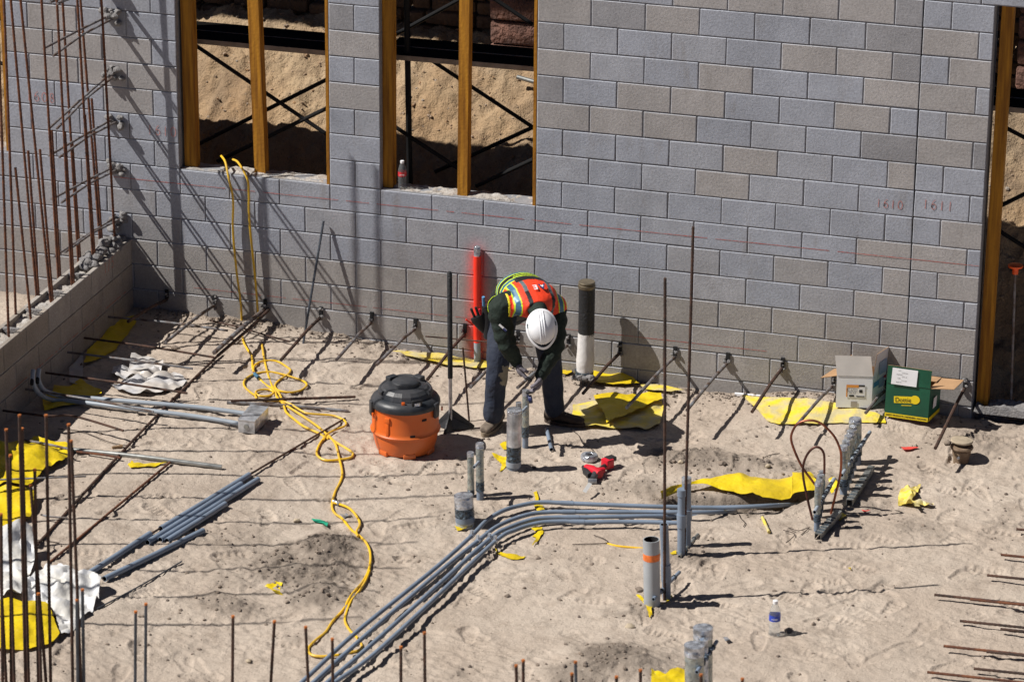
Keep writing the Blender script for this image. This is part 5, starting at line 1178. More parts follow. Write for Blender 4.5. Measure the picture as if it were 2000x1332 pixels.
# white sheets
WG = 'white plastic sheeting'
sheet('white_sheet', 'white_sheet', [(257, 706), (285, 706), (320, 710), (318, 722), (310, 738), (280, 742), (247, 747), (216, 738), (222, 725), (240, 722), (252, 722)], 'glossy white plastic sheet rising in a fold over the thin dowels', 'plastic sheet', amp=.055, f=7, lifts=[(285, 712, .08, .16), (232, 735, .05, .09)], group=WG, seed=41, step=.022)
sheet('white_sheet', 'white_sheet', [(216, 757), (235, 752), (270, 745), (304, 741), (340, 734), (358, 738), (366, 750), (350, 764), (315, 773), (280, 776), (248, 774), (230, 766)], 'dusty white plastic sheet spread flat below the glossy fold', 'plastic sheet', amp=.055, f=6, lifts=[(340, 745, .06, .12)], group=WG, seed=42, step=.022)
sheet('white_sheet', 'white_sheet', [(135, 722), (162, 700), (162, 740), (150, 755), (136, 750)], 'white sheet piece in the shade against the low wall', 'plastic sheet', amp=.03, lifts=[(155, 712, .15, .14)], group=WG, seed=43, step=.022)
sheet('white_sack', 'white_sack', [(-10, 1085), (38, 1078), (70, 1066), (73, 1080), (66, 1120), (50, 1150), (40, 1175), (-10, 1185)], 'crumpled white sack at the left edge, tall back part', 'sack', amp=.09, f=5, lifts=[(55, 1085, .12, .15), (20, 1110, .12, .2)], group='white sacks', seed=44, step=.02)
sheet('white_sack', 'white_sack', [(50, 1145), (98, 1122), (130, 1135), (165, 1143), (204, 1146), (196, 1160), (192, 1175), (180, 1198), (160, 1210), (140, 1240), (120, 1245), (108, 1210), (90, 1195), (45, 1178)], 'crumpled white sack spreading right toward the loose pipes', 'sack', amp=.085, f=6, lifts=[(160, 1160, .08, .14), (110, 1150, .06, .12), (90, 1180, .06, .15)], group='white sacks', seed=45, step=.02)

# ================================================================== BOXES
def card_box(name, label, c4b, hgt, faces, flaps, lean=V(0, 0, 0), open_in='card_in'):
    t = thing(name, label, 'cardboard box', c4b[0]); top = [c+V(0, 0, hgt)+lean for c in c4b]; th_ = .006; cc = sum(c4b, V(0, 0, 0))/4
    nm = ['front_panel', 'right_panel', 'back_panel', 'left_panel']
    for i in range(4):
        a, b, c, d = c4b[i], c4b[(i+1) % 4], top[(i+1) % 4], top[i]; mid = (a+b)/2; n_ = (cc-mid); n_.z = 0; n_.normalize(); n_ *= th_
        m2 = MB(); m2.smooth = False; k = 0
        m2.use(faces[i]).add([a, b, c, d], [(0, 1, 2, 3)]); m2.use(open_in).add([a+n_, b+n_, c+n_, d+n_], [(3, 2, 1, 0)])
        m2.use('card_in').add([d, c, c+n_, d+n_], [(0, 1, 2, 3)]); obj(nm[i], m2, None, t)
    m2 = MB(); m2.smooth = False; m2.add([c+V(0, 0, .004) for c in c4b], [(0, 1, 2, 3)]); obj('bottom_panel', m2, 'card_in', t)
    for (i, dirn, ln, ko, ki, nmf, tp) in flaps:
        a, b = top[i], top[(i+1) % 4]; dv = V(dirn).normalized()*ln; e = (b-a)*tp; m2 = MB(); m2.smooth = False; n_ = (b-a).cross(dv).normalized()*.004
        m2.use(ko).add([a, b, b+dv-e, a+dv+e], [(0, 1, 2, 3)]); m2.use(ki).add([a+n_, b+n_, b+dv-e+n_, a+dv+e+n_], [(3, 2, 1, 0)])
        m2.use('card_in').add([a+dv+e, b+dv-e, b+dv-e+n_, a+dv+e+n_], [(0, 1, 2, 3)]); obj(nmf, m2, None, t)
    return t, top
# white box
f1 = ZP(1702, 797, .088); f0 = ZP(1632, 795, .088); b1 = ZP(1731, 777, .088)
dep = V(b1.x-f1.x, b1.y-f1.y, 0); b0 = f0+dep
hw = (W(1699, 735, f1.y).z)-.088
wt, top = card_box('white_box', 'open white cardboard box with an orange shipping label beside the green box', [f0, f1, b1, b0], hw,
    ['card_white', 'card_white', 'card_white', 'card_white'],
    [(0, (-.05, .10, .20), .15, 'card_grey', 'card_grey', 'flap', .0), (1, (.02, .03, .22), .17, 'card_in', 'card_white', 'flap', .03), (2, (-.05, .06, .12), .16, 'card_in', 'card_in', 'flap', .04), (3, (-.14, -.03, -.03), .13, 'card_in', 'card_in', 'flap', .06)])
ex = (f1-f0).normalized(); nF = ex.cross(V(0, 0, 1))*.0025
def decal(parent, name, key, o, xd, yd, x0, x1, y0, y1, off):
    m2 = MB(); m2.smooth = False; m2.add([o+xd*x0+yd*y0+off, o+xd*x1+yd*y0+off, o+xd*x1+yd*y1+off, o+xd*x0+yd*y1+off], [(0, 1, 2, 3)]); return obj(name, m2, key, parent)
UZ = V(0, 0, 1); wW = (f1-f0).length
decal(wt, 'label', 'label_white', f0, ex, UZ, .27*wW, .80*wW, .33*hw, .74*hw, nF)
decal(wt, 'label_stripe', 'print_orange', f0, ex, UZ, .275*wW, .62*wW, .64*hw, .73*hw, nF*1.5); decal(wt, 'label_stripe', 'print_orange', f0, ex, UZ, .275*wW, .31*wW, .34*hw, .64*hw, nF*1.5)
decal(wt, 'label_stripe', 'print_black', f0, ex, UZ, .62*wW, .79*wW, .68*hw, .73*hw, nF*1.5); decal(wt, 'label_picture', 'print_black', f0, ex, UZ, .64*wW, .73*wW, .48*hw, .58*hw, nF*1.5)
decal(wt, 'barcode', 'print_black', f0, ex, UZ, .36*wW, .50*wW, .35*hw, .41*hw, nF*1.5); decal(wt, 'barcode', 'print_black', f0, ex, UZ, .56*wW, .79*wW, .35*hw, .38*hw, nF*1.5)
m2 = MB()
for zz, x_, tx in ((.58, .44, 'SET SCREW'), (.52, .44, 'COUPLING'), (.46, .45, '100 PCS')): put_text(m2, tx, .016, f0+ex*(x_*wW)+UZ*(zz*hw)+nF*2, ex, UZ)
obj('label_text', m2, 'print_black', wt)
decal(wt, 'clear_tape', 'card_grey', f0, ex, UZ, .42*wW, .60*wW, .0*hw+.004, .20*hw, nF)
sx_ = dep.normalized(); dW = dep.length; nR = sx_.cross(UZ)*.003
decal(wt, 'print_patch', 'print_blue', f1, sx_, UZ, .05*dW, .4*dW, .62*hw, .78*hw, nR); decal(wt, 'print_patch', 'print_red', f1, sx_, UZ, .72*dW, .95*dW, .72*hw, .80*hw, nR)
decal(wt, 'print_patch', 'print_paleblue', f1, sx_, UZ, .40*dW, .75*dW, .50*hw, .80*hw, nR); decal(wt, 'print_patch', 'print_paleblue', f1, sx_, UZ, .3*dW, .8*dW, .95*hw, 1.35*hw, nR-V(0, 0, 0)+V(.012, 0, 0))
# green box
f0 = ZP(1727, 812, .075); f1 = ZP(1812, 824, .075); b1 = ZP(1834, 803, .075); dep = V(b1.x-f1.x, b1.y-f1.y, 0); b0 = f0+dep
hg = W(1820, 759, f1.y).z-.075
gt, top = card_box('green_box', 'dark green cardboard box with a yellow base stripe and yellow logo', [f0, f1, b1, b0], hg,
    ['card_green', 'card_green', 'card_green', 'card_green'], [(0, (.006, -.001, .13), .14, 'card_in', 'card_green', 'front_flap', .0), (1, (.16, -.07, .035), .20, 'card_in', 'card_in', 'side_flap', .06), (3, (.10, .0, -.02), .11, 'card_in', 'card_in', 'side_flap', .05), (2, (-.01, -.12, .01), .12, 'card_in', 'card_in', 'back_flap', .02)], lean=V(.006, 0, 0))
fh = .14
ex = (f1-f0).normalized(); nF = ex.cross(UZ)*.0025; gW = (f1-f0).length; up_ = (UZ*hg+V(.015, 0, 0)).normalized()
decal(gt, 'yellow_band', 'print_yellow', f0, ex, up_, 0.002, gW-.002, .0, .115*hg, nF); decal(gt, 'paper_label', 'label_white', f0, ex, up_, .08*gW, .66*gW, hg+.0, hg+.128, nF*3.2-V(0, .004, 0))
s2 = dep.normalized(); nR = s2.cross(UZ)*.003
decal(gt, 'yellow_band', 'print_yellow', f1, s2, up_, .002, dep.length-.002, 0, .115*hg, nR); decal(gt, 'paper_label', 'label_white', f1, s2, up_, .3*dep.length, .6*dep.length, .3*hg, .62*hg, nR)
m2 = MB(); put_text(m2, 'SAFETY PRODUCTS | FASTENERS | ANCHORS', .0185, f0+ex*(gW*.5)+up_*(.058*hg)+nF*1.6, ex, up_, .82, .0006); obj('band_text', m2, 'print_black', gt)
lx = ex*math.cos(R(6))+up_*math.sin(R(6)); ly = -ex*math.sin(R(6))+up_*math.cos(R(6)); lc = f0+ex*(.44*gW)+up_*(.56*hg)
m2 = MB(); m2.smooth = False; m2.add([lc-lx*.085-ly*.025+nF, lc+lx*.055-ly*.025+nF, lc+lx*.055+ly*.028+nF, lc-lx*.085+ly*.028+nF], [(0, 1, 2, 3)])
cc = lc+lx*.072+ly*.004; rg_ = [cc+(lx*math.cos(R(a_))*.036+ly*math.sin(R(a_))*.034)+nF*1.4 for a_ in range(0, 360, 15)]; o_ = len(m2.v); m2.v += rg_; m2.face(range(o_, o_+len(rg_)))
obj('logo_plate', m2, 'print_yellow', gt)
m2 = MB(); put_text(m2, 'Dottie', .050, lc-lx*.016+nF*2, lx, ly, .92, 0); obj('logo_text', m2, 'print_black', gt)
decal(gt, 'logo_underline', 'print_yellow', lc-ly*.042, lx, ly, -.03, .045, -.003, .002, nF)
m2 = MB()
for i in range(7): put_text(m2, ['SHIP TO', 'P.O. NO', 'ITEM', 'QTY 25', 'MADE IN', 'CARTON', 'LOT'][i], .011, f0+ex*(gW*(.25+.12*(i % 2)))+up_*(hg+.02+.015*i)+nF*4-V(0, .004, 0), ex, up_)
obj('label_text', m2, 'print_black', gt)

# ================================================================== BOTTLES, TAPE ROLL, SAW
def bottle(p, s, label, lk, water=True):
    t = thing('water_bottle', label, 'bottle', p, 'plastic drink bottles')
    prof = [(.026, 0), (.031, .004), (.032, .02), (.0295, .04), (.032, .055), (.030, .075), (.032, .09), (.032, .135), (.030, .15), (.020, .178), (.0135, .190), (.0125, .198)]
    mb = MB(); mb.lathe(p, [(r*s, z*s) for r, z in prof], 24); obj('body', mb, 'bottle', t)
    mb = MB(); mb.lathe(p, [(.0328*s, .095*s), (.0328*s, .13*s)], 24, closed=False); obj('label', mb, lk, t)
    mb = MB(); mb.lathe(p, [(.0145*s, .194*s), (.0148*s, .212*s), (.012*s, .214*s)], 18); obj('cap', mb, 'white_print', t)
    m2 = MB(); put_text(m2, 'water' if lk == 'blue_label' else 'sports', .02*s, p+V(.006, -.0338*s, .112*s), (1, .1, 0), (0, 0, 1), .8); 
    obj('label_text', m2, 'white_print', t)
bottle(G(1512, 1240), 1.15, 'clear water bottle with a blue label standing alone on the sand', 'blue_label')
bottle(V(W(785, 366, .05).x, .06, LZ(8)+.012), 1.0, 'clear bottle with a red label standing on the right window sill', 'red_label')
p = G(1151, 892, .03); t = thing('tape_roll', 'roll of silver tape lying flat above the red saw', 'tape roll', p)
mb = MB(); mb.smooth = True; mb.lathe(p-V(0, 0, .022), [(.026, 0), (.056, .0), (.063, .008), (.064, .030), (.056, .042), (.030, .044), (.026, .036), (.026, 0)], 32, closed=False); obj('roll', mb, 'tape', t)
mb = MB(); mb.lathe(p+V(0, 0, .012), [(.026, 0), (.026, .003)], 20); obj('core', mb, 'hole', t)  # dark disc stands in for the shaded hole of the roll
p = G(1170, 922, .0); t = thing('reciprocating_saw', 'red and black cordless saw with a white blade lying on the sand', 'power tool', p)
def gp(x, y, z): return ZP(850+x/4.44, 780+y/4.44, p.z+z)
mb = MB(); mb.tube([gp(1310, 590, .045), gp(1360, 610, .05), gp(1430, 650, .05)], [.026, .034, .03], 12)
mb.tube([gp(1330, 600, .05), gp(1420, 620, .05), gp(1465, 610, .05)], [.02, .026, .02], 12); obj('housing', mb, 'tool_red', t)
mb = MB(); mb.tube([gp(1285, 585, .035), gp(1310, 630, .04), gp(1345, 660, .045)], [.014, .026, .022], 12); mb.tube([gp(1420, 610, .045), gp(1470, 575, .045)], .016, 12); obj('grip', mb, 'rubber', t)
mb = MB(); a, b = gp(1465, 560, .05), gp(1525, 540, .05); d = (b-a).normalized(); s_ = d.cross(UZ); mb.box((a+b)/2, d*.034, s_*.036, (0, 0, .034), bev=.008); obj('battery', mb, 'tool_red', t)
mb = MB(); mb.box((a+b)/2+V(.012, .03, .022), d*.036, s_*.030, (0, 0, .016), bev=.006); obj('battery_cover', mb, 'rubber', t)
mb = MB(); mb.tube([gp(1395, 640, .045), gp(1365, 690, .04)], [.028, .020], 12); obj('nose', mb, 'vac_black', t)
mb = MB(); a = gp(1362, 705, .03); mb.box(a, V(.030, .008, 0), V(-.004, .010, 0), V(0, .004, .014), bev=.003); obj('shoe', mb, 'galv', t)
mb = MB(); a, b = gp(1345, 725, .075), gp(1293, 803, .06); d = (b-a); s_ = d.normalized().cross(UZ)*.0008; q9 = d.normalized().cross(UZ); zz = q9*.013+V(0, 0, .004); s_ = zz.cross(d).normalized()*.0008; mb.hexa([a-s_-zz, b-s_-zz, b+s_-zz, a+s_-zz, a-s_+zz, b-s_+zz, b+s_+zz, a+s_+zz]); obj('blade', mb, 'blade', t)
mb = MB(); mb.use('pvc').pipe([G(1068, 838, .02), G(1077, 878, .02)], .015, 12); one('short_pipe', mb, None, 'short grey pipe piece lying in front of the dark boot', 'pipe')

# ================================================================== WORKER
D = V(.6, -.8, 0); SD = V(.8, .6, 0)              # torso axis (hips to neck) and his left side
person = thing('person', 'worker in an orange and lime vest and white hard hat bending over a taped pipe', 'person', G(1030, 835))
pel = W(1004, 586, -1.00); mid = W(1014, 566, -1.18); chest = W(1036, 583, -1.36); neck = W(1050, 606, -1.50)
hipR, hipL = W(985, 600, -1.10), W(1056, 600, -.92)
kneR, kneL = W(972, 715, -1.27), W(1076, 712, -1.02); ankR, ankL = W(963, 812, -1.25), W(1083, 800, -.97)
shR, shL = W(978, 600, -1.50), W(1082, 600, -1.24); elR, elL = W(990, 672, -1.52), W(1082, 680, -1.36); wrR, wrL = W(1010, 708, -1.47), W(1056, 734, -1.45)
haR, haL = W(1024, 742, -1.50), W(1044, 772, -1.50)
head = W(1058, 640, -1.62)
def rings(mb, C, n=20):      # C: list of (centre, side vec, normal vec)
    o = len(mb.v)
    for c, a, b in C:
        for k in range(n): t_ = 2*math.pi*k/n; mb.v.append(c+a*math.cos(t_)+b*math.sin(t_))
    for i in range(len(C)-1):
        for k in range(n): a = o+i*n+k; b = o+i*n+(k+1) % n; mb.face((a, b, b+n, a+n))
    mb.face(list(range(o+n-1, o-1, -1))); e = o+(len(C)-1)*n; mb.face(list(range(e, e+n)))
U1 = V(0, 0, 1); T1 = (mid-pel).normalized(); T2 = (chest-mid).normalized(); T3 = (neck-chest).normalized()
def nrm(T): n_ = SD.cross(T); n_ = n_ if n_.z > 0 else -n_; return n_.normalized()
def torso(mb, g):
    C = [(pel-T1*.14-U1*.07, SD*(.10+g), nrm(T1)*(.07+g)), (pel-T1*.07-U1*.02, SD*(.160+g), nrm(T1)*(.115+g)), (pel+T1*.04, SD*(.168+g), nrm(T1)*(.12+g)), (mid, SD*(.165+g), nrm(T2)*(.118+g)), (mid.lerp(chest, .6), SD*(.18+g), nrm(T2)*(.118+g)), (chest, SD*(.188+g), nrm(T3)*(.105+g)), (neck-T3*.06, SD*(.150+g), nrm(T3)*(.075+g)), (neck, SD*(.07+g), nrm(T3)*(.055+g))]
    rings(mb, C)
def limb(mb, P, r, k=5): 
    Q = spline(P, k); rr = []
    for i in range(len(r)-1):
        for j in range(k): rr.append(r[i]+(r[i+1]-r[i])*j/k)
    rr.append(r[-1]); mb.tube(Q, rr, 14); mb.ell(Q[0], (rr[0], 0, 0), (0, rr[0], 0), (0, 0, rr[0])); mb.ell(Q[-1], (rr[-1], 0, 0), (0, rr[-1], 0), (0, 0, rr[-1]))
# body: one continuous surface, head with a face, neck, trunk and limbs inside the clothes
HU = V(.28, -.84, .36).normalized()               # crown of the head points toward the viewer
HF = (V(.25, -.42, -1.0)-HU*V(.25, -.42, -1.0).dot(HU)).normalized(); HS = HU.cross(HF).normalized()
hc = head - HU*.03
mb = MB(); torso(mb, -.03); mb.ell(hc, HS*.070, HF*.086, HU*.104); mb.ell(hc+HF*.035-HU*.06, HS*.055, HF*.055, HU*.055)
mb.ell(hc+HF*.098-HU*.02, HS*.013, HF*.018, HU*.024); mb.ell(hc+HS*.076-HU*.01, HS*.009, HF*.02, HU*.03); mb.ell(hc-HS*.076-HU*.01, HS*.009, HF*.02, HU*.03)
mb.ell(hc+HF*.088-HU*.062, HS*.024, HF*.01, HU*.008)
for sg in (-1, 1): mb.ell(hc+HF*.084+HU*.008+HS*.03*sg, HS*.013, HF*.009, HU*.008)
limb(mb, [chest, neck, hc-HU*.06], [.06, .052, .05])
limb(mb, [hipR, kneR, ankR, ankR-V(0, 0, .05)], [.07, .05, .038, .036]); limb(mb, [hipL, kneL, ankL, ankL-V(0, 0, .05)], [.07, .05, .038, .036])
limb(mb, [shR, elR, wrR, wrR.lerp(haR, .1)], [.045, .036, .026, .020]); limb(mb, [shL, elL, wrL, wrL.lerp(haL, .1)], [.045, .036, .026, .020])
obj('body', remesh(mb, .009, 3), 'skin', person)
mb = MB(); mb.ell(hc+HU*.02-HF*.03, HS*.073, HF*.073, HU*.090); mb.ell(hc-HF*.065-HU*.02, HS*.06, HF*.03, HU*.06); obj('hair', remesh(mb, .008, 2), 'hair', person)
# trousers
mb = MB(); rings(mb, [(pel-T1*.15-U1*.09, SD*.10, nrm(T1)*.07), (pel-T1*.09-U1*.04, SD*.165, nrm(T1)*.12), (pel-T1*.0-U1*.01, SD*.172, nrm(T1)*.125), (pel+T1*.05, SD*.166, nrm(T1)*.12)])
limb(mb, [hipR, hipR.lerp(kneR, .5)+V(0, -.01, 0), kneR, kneR.lerp(ankR, .5), ankR+V(0, 0, .01)], [.105, .100, .083, .077, .074]); limb(mb, [hipL, hipL.lerp(kneL, .5), kneL, kneL.lerp(ankL, .5), ankL+V(0, 0, .01)], [.105, .100, .083, .077, .074])
tm = remesh(mb, .010, 3)
for v in tm.v:
    lz = .003*math.sin(v.z*34+v.x*40)*math.sin(v.x*30+v.z*9); v.x += lz; v.y += lz*.6
tm.mats = [M['denim'], M['denim_dust']]
kp = W(985, 738, kneR.y-.07)
for i, f_ in enumerate(tm.f):
    c = sum((tm.v[j] for j in f_), V(0, 0, 0))/len(f_); px, py = (c-kp).x, (c-kp).z
    if (px/.035)**2+(py/.075)**2 < 1+.5*math.sin(c.z*90+c.x*70) and c.y < kneR.y+.0: tm.m[i] = 1
obj('trousers', tm, None, person)
# shirt
mb = MB(); torso(mb, .004)
limb(mb, [chest+SD*-.08, shR, shR.lerp(elR, .5)+V(-.01, 0, 0), elR, elR.lerp(wrR, .55), wrR], [.09, .088, .078, .070, .058, .042]); limb(mb, [chest+SD*.08, shL, shL.lerp(elL, .5)+V(.01, 0, 0), elL, elL.lerp(wrL, .55), wrL], [.09, .088, .080, .070, .058, .042])
limb(mb, [chest, neck, neck+T3*.03], [.08, .068, .062])
sm_ = remesh(mb, .009, 3)
for v in sm_.v: lz = .005*math.sin(v.z*75+v.x*30)*math.sin(v.x*50); v.x += lz; v.y += lz
obj('shirt', sm_, 'shirt', person)
# vest: the torso shell with trims laid out along its own length
mb = MB(); torso(mb, .018); limb(mb, [chest+SD*-.07, shR+V(.0, .0, .0)], [.095, .098]); limb(mb, [chest+SD*.07, shL], [.095, .098])
vm = remesh(mb, .0065, 3)
AX = (chest-pel); AL = AX.length; AXn = (AX-SD*AX.dot(SD)).normalized(); keepf, mm = [], []
names = ['black_cloth', 'hivis', 'lime', 'reflect', 'strap_grey', 'vest_yellow', 'red_paint']; vm.mats = [M[k] for k in names]; ix = {k: i for i, k in enumerate(names)}
for f_ in vm.f:
    c = sum((vm.v[j] for j in f_), V(0, 0, 0))/len(f_); q = c-pel; a = q.dot(AXn)/AL; s_ = q.dot(SD); hgt = c.z
    if a < -.02 or a > 1.40: continue
    k = 'hivis'; as_ = abs(s_)
    a = (a-.60)/.78; aa = a+.06*min(1, (as_/.2)**2)
    if aa < .0: k = 'black_cloth'
    elif aa < .03: k = 'lime'
    elif aa < .10: k = 'reflect'
    elif aa < .13: k = 'lime'
    elif aa < .27: k = 'black_cloth'
    elif aa < .30: k = 'lime'
    elif aa < .40: k = 'reflect'
    elif aa < .43: k = 'lime'
    elif as_ < .078: k = 'hivis'
    elif as_ < .108: k = 'strap_grey' if a < .9 else 'black_cloth'
    elif as_ < .150: k = 'hivis'
    elif as_ < .158: k = 'lime'
    elif as_ < .192: k = 'reflect'
    elif as_ < .201: k = 'lime'
    elif as_ < .212: k = 'hivis'
    elif as_ < .222: k = 'red_paint'
    else:
        if as_ > .235: continue
        k = 'vest_yellow'
    if .30 < a < .50 and as_ < .125: k = 'black_cloth'
    if .185 < a < .215 and as_ < .11: k = 'lime'
    if .42 < a and .078 <= as_ < .108 and a > .8: k = 'black_cloth'
    keepf.append(f_); mm.append(ix[k])
vm.f = keepf; vm.m = mm; vm.sm = [True]*len(keepf); vo = obj('vest', vm, None, person)
md = vo.modifiers.new('thick', 'SOLIDIFY'); md.thickness = .004; md.offset = -1
# back logo: find the top of the vest at given torso coordinates
def on_back(a, s_, lift=.004):
    base_ = pel+AXn*(a*AL)+SD*s_; best = None
    for v in vm.v:
        d = v-base_; dd = (d-nrm(T2)*d.dot(nrm(T2))).length
        if dd < .02:
            hgt = d.dot(nrm(T2)); best = hgt if best is None or hgt > best else best
    return base_+nrm(T2)*((best if best is not None else .13)+lift)
m2 = MB(); lgc = on_back(1.17, -.004, .006); yd = (on_back(1.24, 0)-on_back(1.08, 0)).normalized(); xd = yd.cross(nrm(T2)).normalized()
m2.use('navy'); put_text(m2, 'A', .075, lgc+xd*-.03, xd, yd, 1, .003); m2.use('white_print'); put_text(m2, 'E', .065, lgc+xd*.022, xd, yd, 1, .003); put_text(m2, 'A', .03, lgc+xd*-.03+nrm(T2)*.002, xd, yd, 1, .003)
obj('vest_logo', m2, None, person)
# hard hat
hat = thing('hard_hat', None, None, (0, 0, 0)); hat.parent = person; hat.location = head - wloc(person)
for k_ in list(hat.keys()):
    if k_ in ('label', 'category'): del hat[k_]
mb = MB(); hu = HU; prof = []
for i in range(13):
    a_ = math.pi/2*i/12; prof.append((math.cos(a_), math.sin(a_)))
o = 0; n_ = 40
for (cr, sz_) in prof:
    for k in range(n_):
        t_ = 2*math.pi*k/n_; ridge = 1+.035*max(0, 1-abs(math.cos(t_))*5)*(sz_ > .1)
        mb.v.append(head+HS*math.cos(t_)*.100*max(cr, .001)*1.0+HF*math.sin(t_)*.120*max(cr, .001)+HU*(.012+sz_*.108*ridge))
for i in range(12):
    for k in range(n_): a = i*n_+k; b = i*n_+(k+1) % n_; mb.face((a, b, b+n_, a+n_))
obj('shell', mb, 'helmet', hat)
mb = MB(); o = 0
for (s1, u_) in ((1.0, .014), (1.10, .004), (1.12, .0), (1.10, -.004), (.98, .004)):
    for k in range(n_):
        t_ = 2*math.pi*k/n_; fwd = 1+.16*max(0, math.sin(t_))**3; mb.v.append(head+HS*math.cos(t_)*.101*s1+HF*math.sin(t_)*.121*s1*fwd+HU*u_)
for i in range(4):
    for k in range(n_): a = i*n_+k; b = i*n_+(k+1) % n_; mb.face((a, b, b+n_, a+n_))
obj('brim', mb, 'helmet', hat)
mb = MB(); rp_ = [head+HF*(.122*math.cos(R(a_)))+HU*(.012+.109*math.sin(R(a_))) for a_ in range(15, 166, 10)]
for sg in (-1, 0, 1): mb.tube([q+HS*(.016*sg) for q in rp_], .0045, 8)
obj('ridge', mb, 'helmet', hat)
for sg in (-1, 1):
    mb = MB(); mb.box(head+HS*.100*sg+HU*.03-HF*.02, HS*.004, HF*.016, HU*.008, bev=.002); obj('vent_slot', mb, 'strap_grey', hat)
# gloves: palm, four fingers and thumb each
def glove(wr, ha, fdir, side, curl, nm):
    mb = MB(); ax = (ha-wr).normalized(); sd_ = (side-ax*side.dot(ax)).normalized(); pn = ax.cross(sd_).normalized(); pn = pn if pn.dot(fdir) > 0 else -pn
    mb.tube([wr-ax*.035, wr, wr+ax*.02], [.042, .036, .034], 12); mb.ell(wr+ax*.055, ax*.055, sd_*.050, pn*.028)
    for i, L_ in enumerate((.066, .076, .072, .056)):
        b = wr+ax*.092+sd_*(.034-.0225*i); P = [b-ax*.02]; d = ax.copy(); 
        for j, fr in enumerate((.45, .32, .23)):
            ang = curl*(.55+.5*j); d = (ax*math.cos(ang)+pn*math.sin(ang)).normalized(); P.append(P[-1]+d*(L_*fr+(.02 if j == 0 else 0)))
        mb.tube(P, [.0145, .014, .013, .012], 8); mb.ell(P[-1], (.012, 0, 0), (0, .012, 0), (0, 0, .012), 8, 6)
    b = wr+ax*.03+sd_*.034; P = [b, b+sd_*.026+ax*.018+pn*.012, b+sd_*.030+ax*.045+pn*.030, b+sd_*.018+ax*.062+pn*.045]; mb.tube(P, [.018, .0155, .0145, .013], 8); mb.ell(P[-1], (.010, 0, 0), (0, .010, 0), (0, 0, .010), 8, 6)
    g = remesh(mb, .0038, 1); g.mats = [M['glove'], M['glove_black']]
    for i, f_ in enumerate(g.f):
        c = sum((g.v[j] for j in f_), V(0, 0, 0))/len(f_)-wr; g.m[i] = 1 if (c.dot(ax) > .125) else 0
    return obj(nm, g, None, person)
glove(wrR, haR, V(.7, .3, -.2), V(.3, -.9, .2), .55, 'glove'); glove(wrL, haL, V(-.9, .1, -.2), V(.3, -.9, .2), .8, 'glove')
# boots
def boot(heel, toe, ank, key, nm):
    d = (toe-heel); d.z = 0; L_ = d.length; d.normalize(); s_ = d.cross(UZ)*-1; z0 = min(heel.z, toe.z)
    t = thing(nm, None, None, (0, 0, 0)); t.parent = person; t.location = heel-wloc(person)
    for k_ in list(t.keys()):
        if k_ in ('label', 'category'): del t[k_]
    F_ = [(-.035, .034, .005, .085), (.0, .041, .0, .10), (.06, .042, .0, .095), (.12, .045, .0, .075), (.18, .049, .0, .062), (.23, .046, .002, .055), (.265, .033, .008, .042)]
    sc_ = .30/.30; C = [(heel+d*x*sc_+V(0, 0, (lo_+hi)/2+.018), s_*w_, UZ*((hi-lo_)/2)) for x, w_, lo_, hi in F_]
    mb = MB(); rings(mb, C, 18); limb(mb, [heel+d*.03+V(0, 0, .06), ank+V(0, 0, .02)], [.045, .050]); u = remesh(mb, .007, 2); obj('upper', u, key, t)
    mb = MB(); o = 0; ring = []
    for k in range(28):
        a_ = 2*math.pi*k/28; x = .118+.158*math.cos(a_); w_ = .050*(1+.12*math.cos(a_))*math.sin(a_); ring.append(heel+d*x+s_*w_)
    mb.v = [q+V(0, 0, .0) for q in ring]+[q+V(0, 0, .026) for q in ring]
    for k in range(28): mb.face((k, (k+1) % 28, (k+1) % 28+28, k+28))
    mb.face(list(range(27, -1, -1))); mb.face(list(range(28, 56))); obj('sole', mb, 'sole' if key == 'leather' else 'leather_dark', t)
    mb = MB()
    for j in range(4): c = heel+d*(.05+.028*j)+V(0, 0, .118-.012*j); mb.tube([c-s_*.028, c+V(0, 0, .008), c+s_*.028], .0035, 6)
    obj('laces', mb, 'black_cloth' if key == 'leather' else 'sole', t)
hR = G(975, 828); boot(hR, G(951, 847), ankR, 'leather', 'boot'); boot(G(1073, 824), G(1128, 832), ankL, 'leather_dark', 'boot')
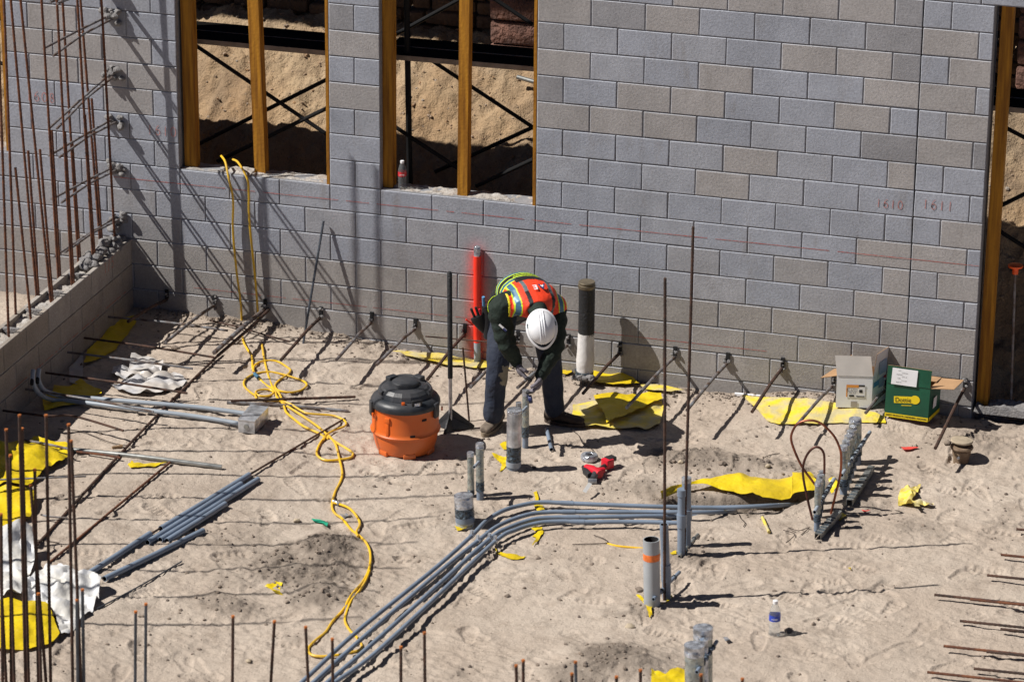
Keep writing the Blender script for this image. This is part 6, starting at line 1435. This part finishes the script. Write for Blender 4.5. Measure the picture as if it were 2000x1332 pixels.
# radio harness straps over the vest, belt and pouch
mb = MB()
for sg in (-1, 1):
    pass
bl = MB(); n_ = nrm(T1); pts = [pel+T1*.02+SD*math.cos(R(a_))*.186+n_*math.sin(R(a_))*.138 for a_ in range(0, 361, 12)]
for i in range(len(pts)-1):
    a, b = pts[i], pts[i+1]; o_ = T1*.022; bl.add([a-o_, b-o_, b+o_, a+o_], [(0, 1, 2, 3)])
bo_ = obj('belt', bl, 'black_cloth', person); md = bo_.modifiers.new('t', 'SOLIDIFY'); md.thickness = .006
pc = W(935, 628, -1.14); po = thing('tool_pouch', None, None, (0, 0, 0)); po.parent = person; po.location = pc-wloc(person)
for k_ in list(po.keys()):
    if k_ in ('label', 'category'): del po[k_]
mb = MB(); up2 = V(-.25, 0, 1).normalized(); sx2 = V(.9, .2, .25).normalized()
rings(mb, [(pc+V(.045, .02, -.09), V(.025, 0, 0), V(0, .02, 0)), (pc+V(.03, .01, -.05), V(.038, 0, .01), V(0, .03, 0)), (pc+V(.0, 0, .01), V(.052, 0, .02), V(0, .038, 0)), (pc+V(-.005, 0, .045), V(.056, 0, .03), V(0, .04, 0))], 14); obj('pocket', mb, 'black_cloth', po)
mb = MB(); rings(mb, [(W(950, 600, -1.13), V(.035, 0, 0), V(0, .03, 0)), (W(955, 660, -1.13), V(.04, 0, 0), V(0, .035, 0))], 12); obj('pocket', mb, 'black_cloth', po)
for (a, b, r_, k_, nm_) in (((920, 603), (928, 622), .010, 'rubber', 'tool_handle'), ((929, 600), (936, 620), .010, 'rubber', 'tool_handle'), ((944, 580), (945, 597), .011, 'print_blue', 'blue_handle'), ((910, 624), (924, 634), .007, 'red_paint', 'red_handle'), ((936, 604), (942, 622), .008, 'tool_red', 'red_handle')):
    mb = MB(); mb.tube([W(*a, -1.17), W(*b, -1.15)], r_, 10); obj(nm_, mb, k_, po)
# sleeve patch
m2 = MB(); c = W(982, 640, -1.60); a = V(.07, 0, -.055).normalized(); b = V(.3, -.3, .8).normalized(); b = (b-a*b.dot(a)).normalized()
m2.use('label_white'); m2.add([c-a*.034-b*.010, c+a*.034-b*.010, c+a*.034+b*.010, c-a*.034+b*.010], [(0, 1, 2, 3)]); m2.use('navy'); m2.add([c+a*.006-b*.012-V(0, .002, 0), c+a*.036-b*.012-V(0, .002, 0), c+a*.036+b*.008-V(0, .002, 0), c+a*.006+b*.008-V(0, .002, 0)], [(0, 1, 2, 3)])
obj('sleeve_patch', m2, None, person)
mb = MB(); p = W(1033, 775, -1.51); mb.lathe(p-V(.0, 0, .02), [(.012, 0), (.03, 0), (.031, .022), (.012, .022)], 20, up=(.9, .2, .2)); one('hand_tape_roll', mb, 'navy', 'small dark blue roll of tape held in the worker\'s gloved hand', 'tape roll')
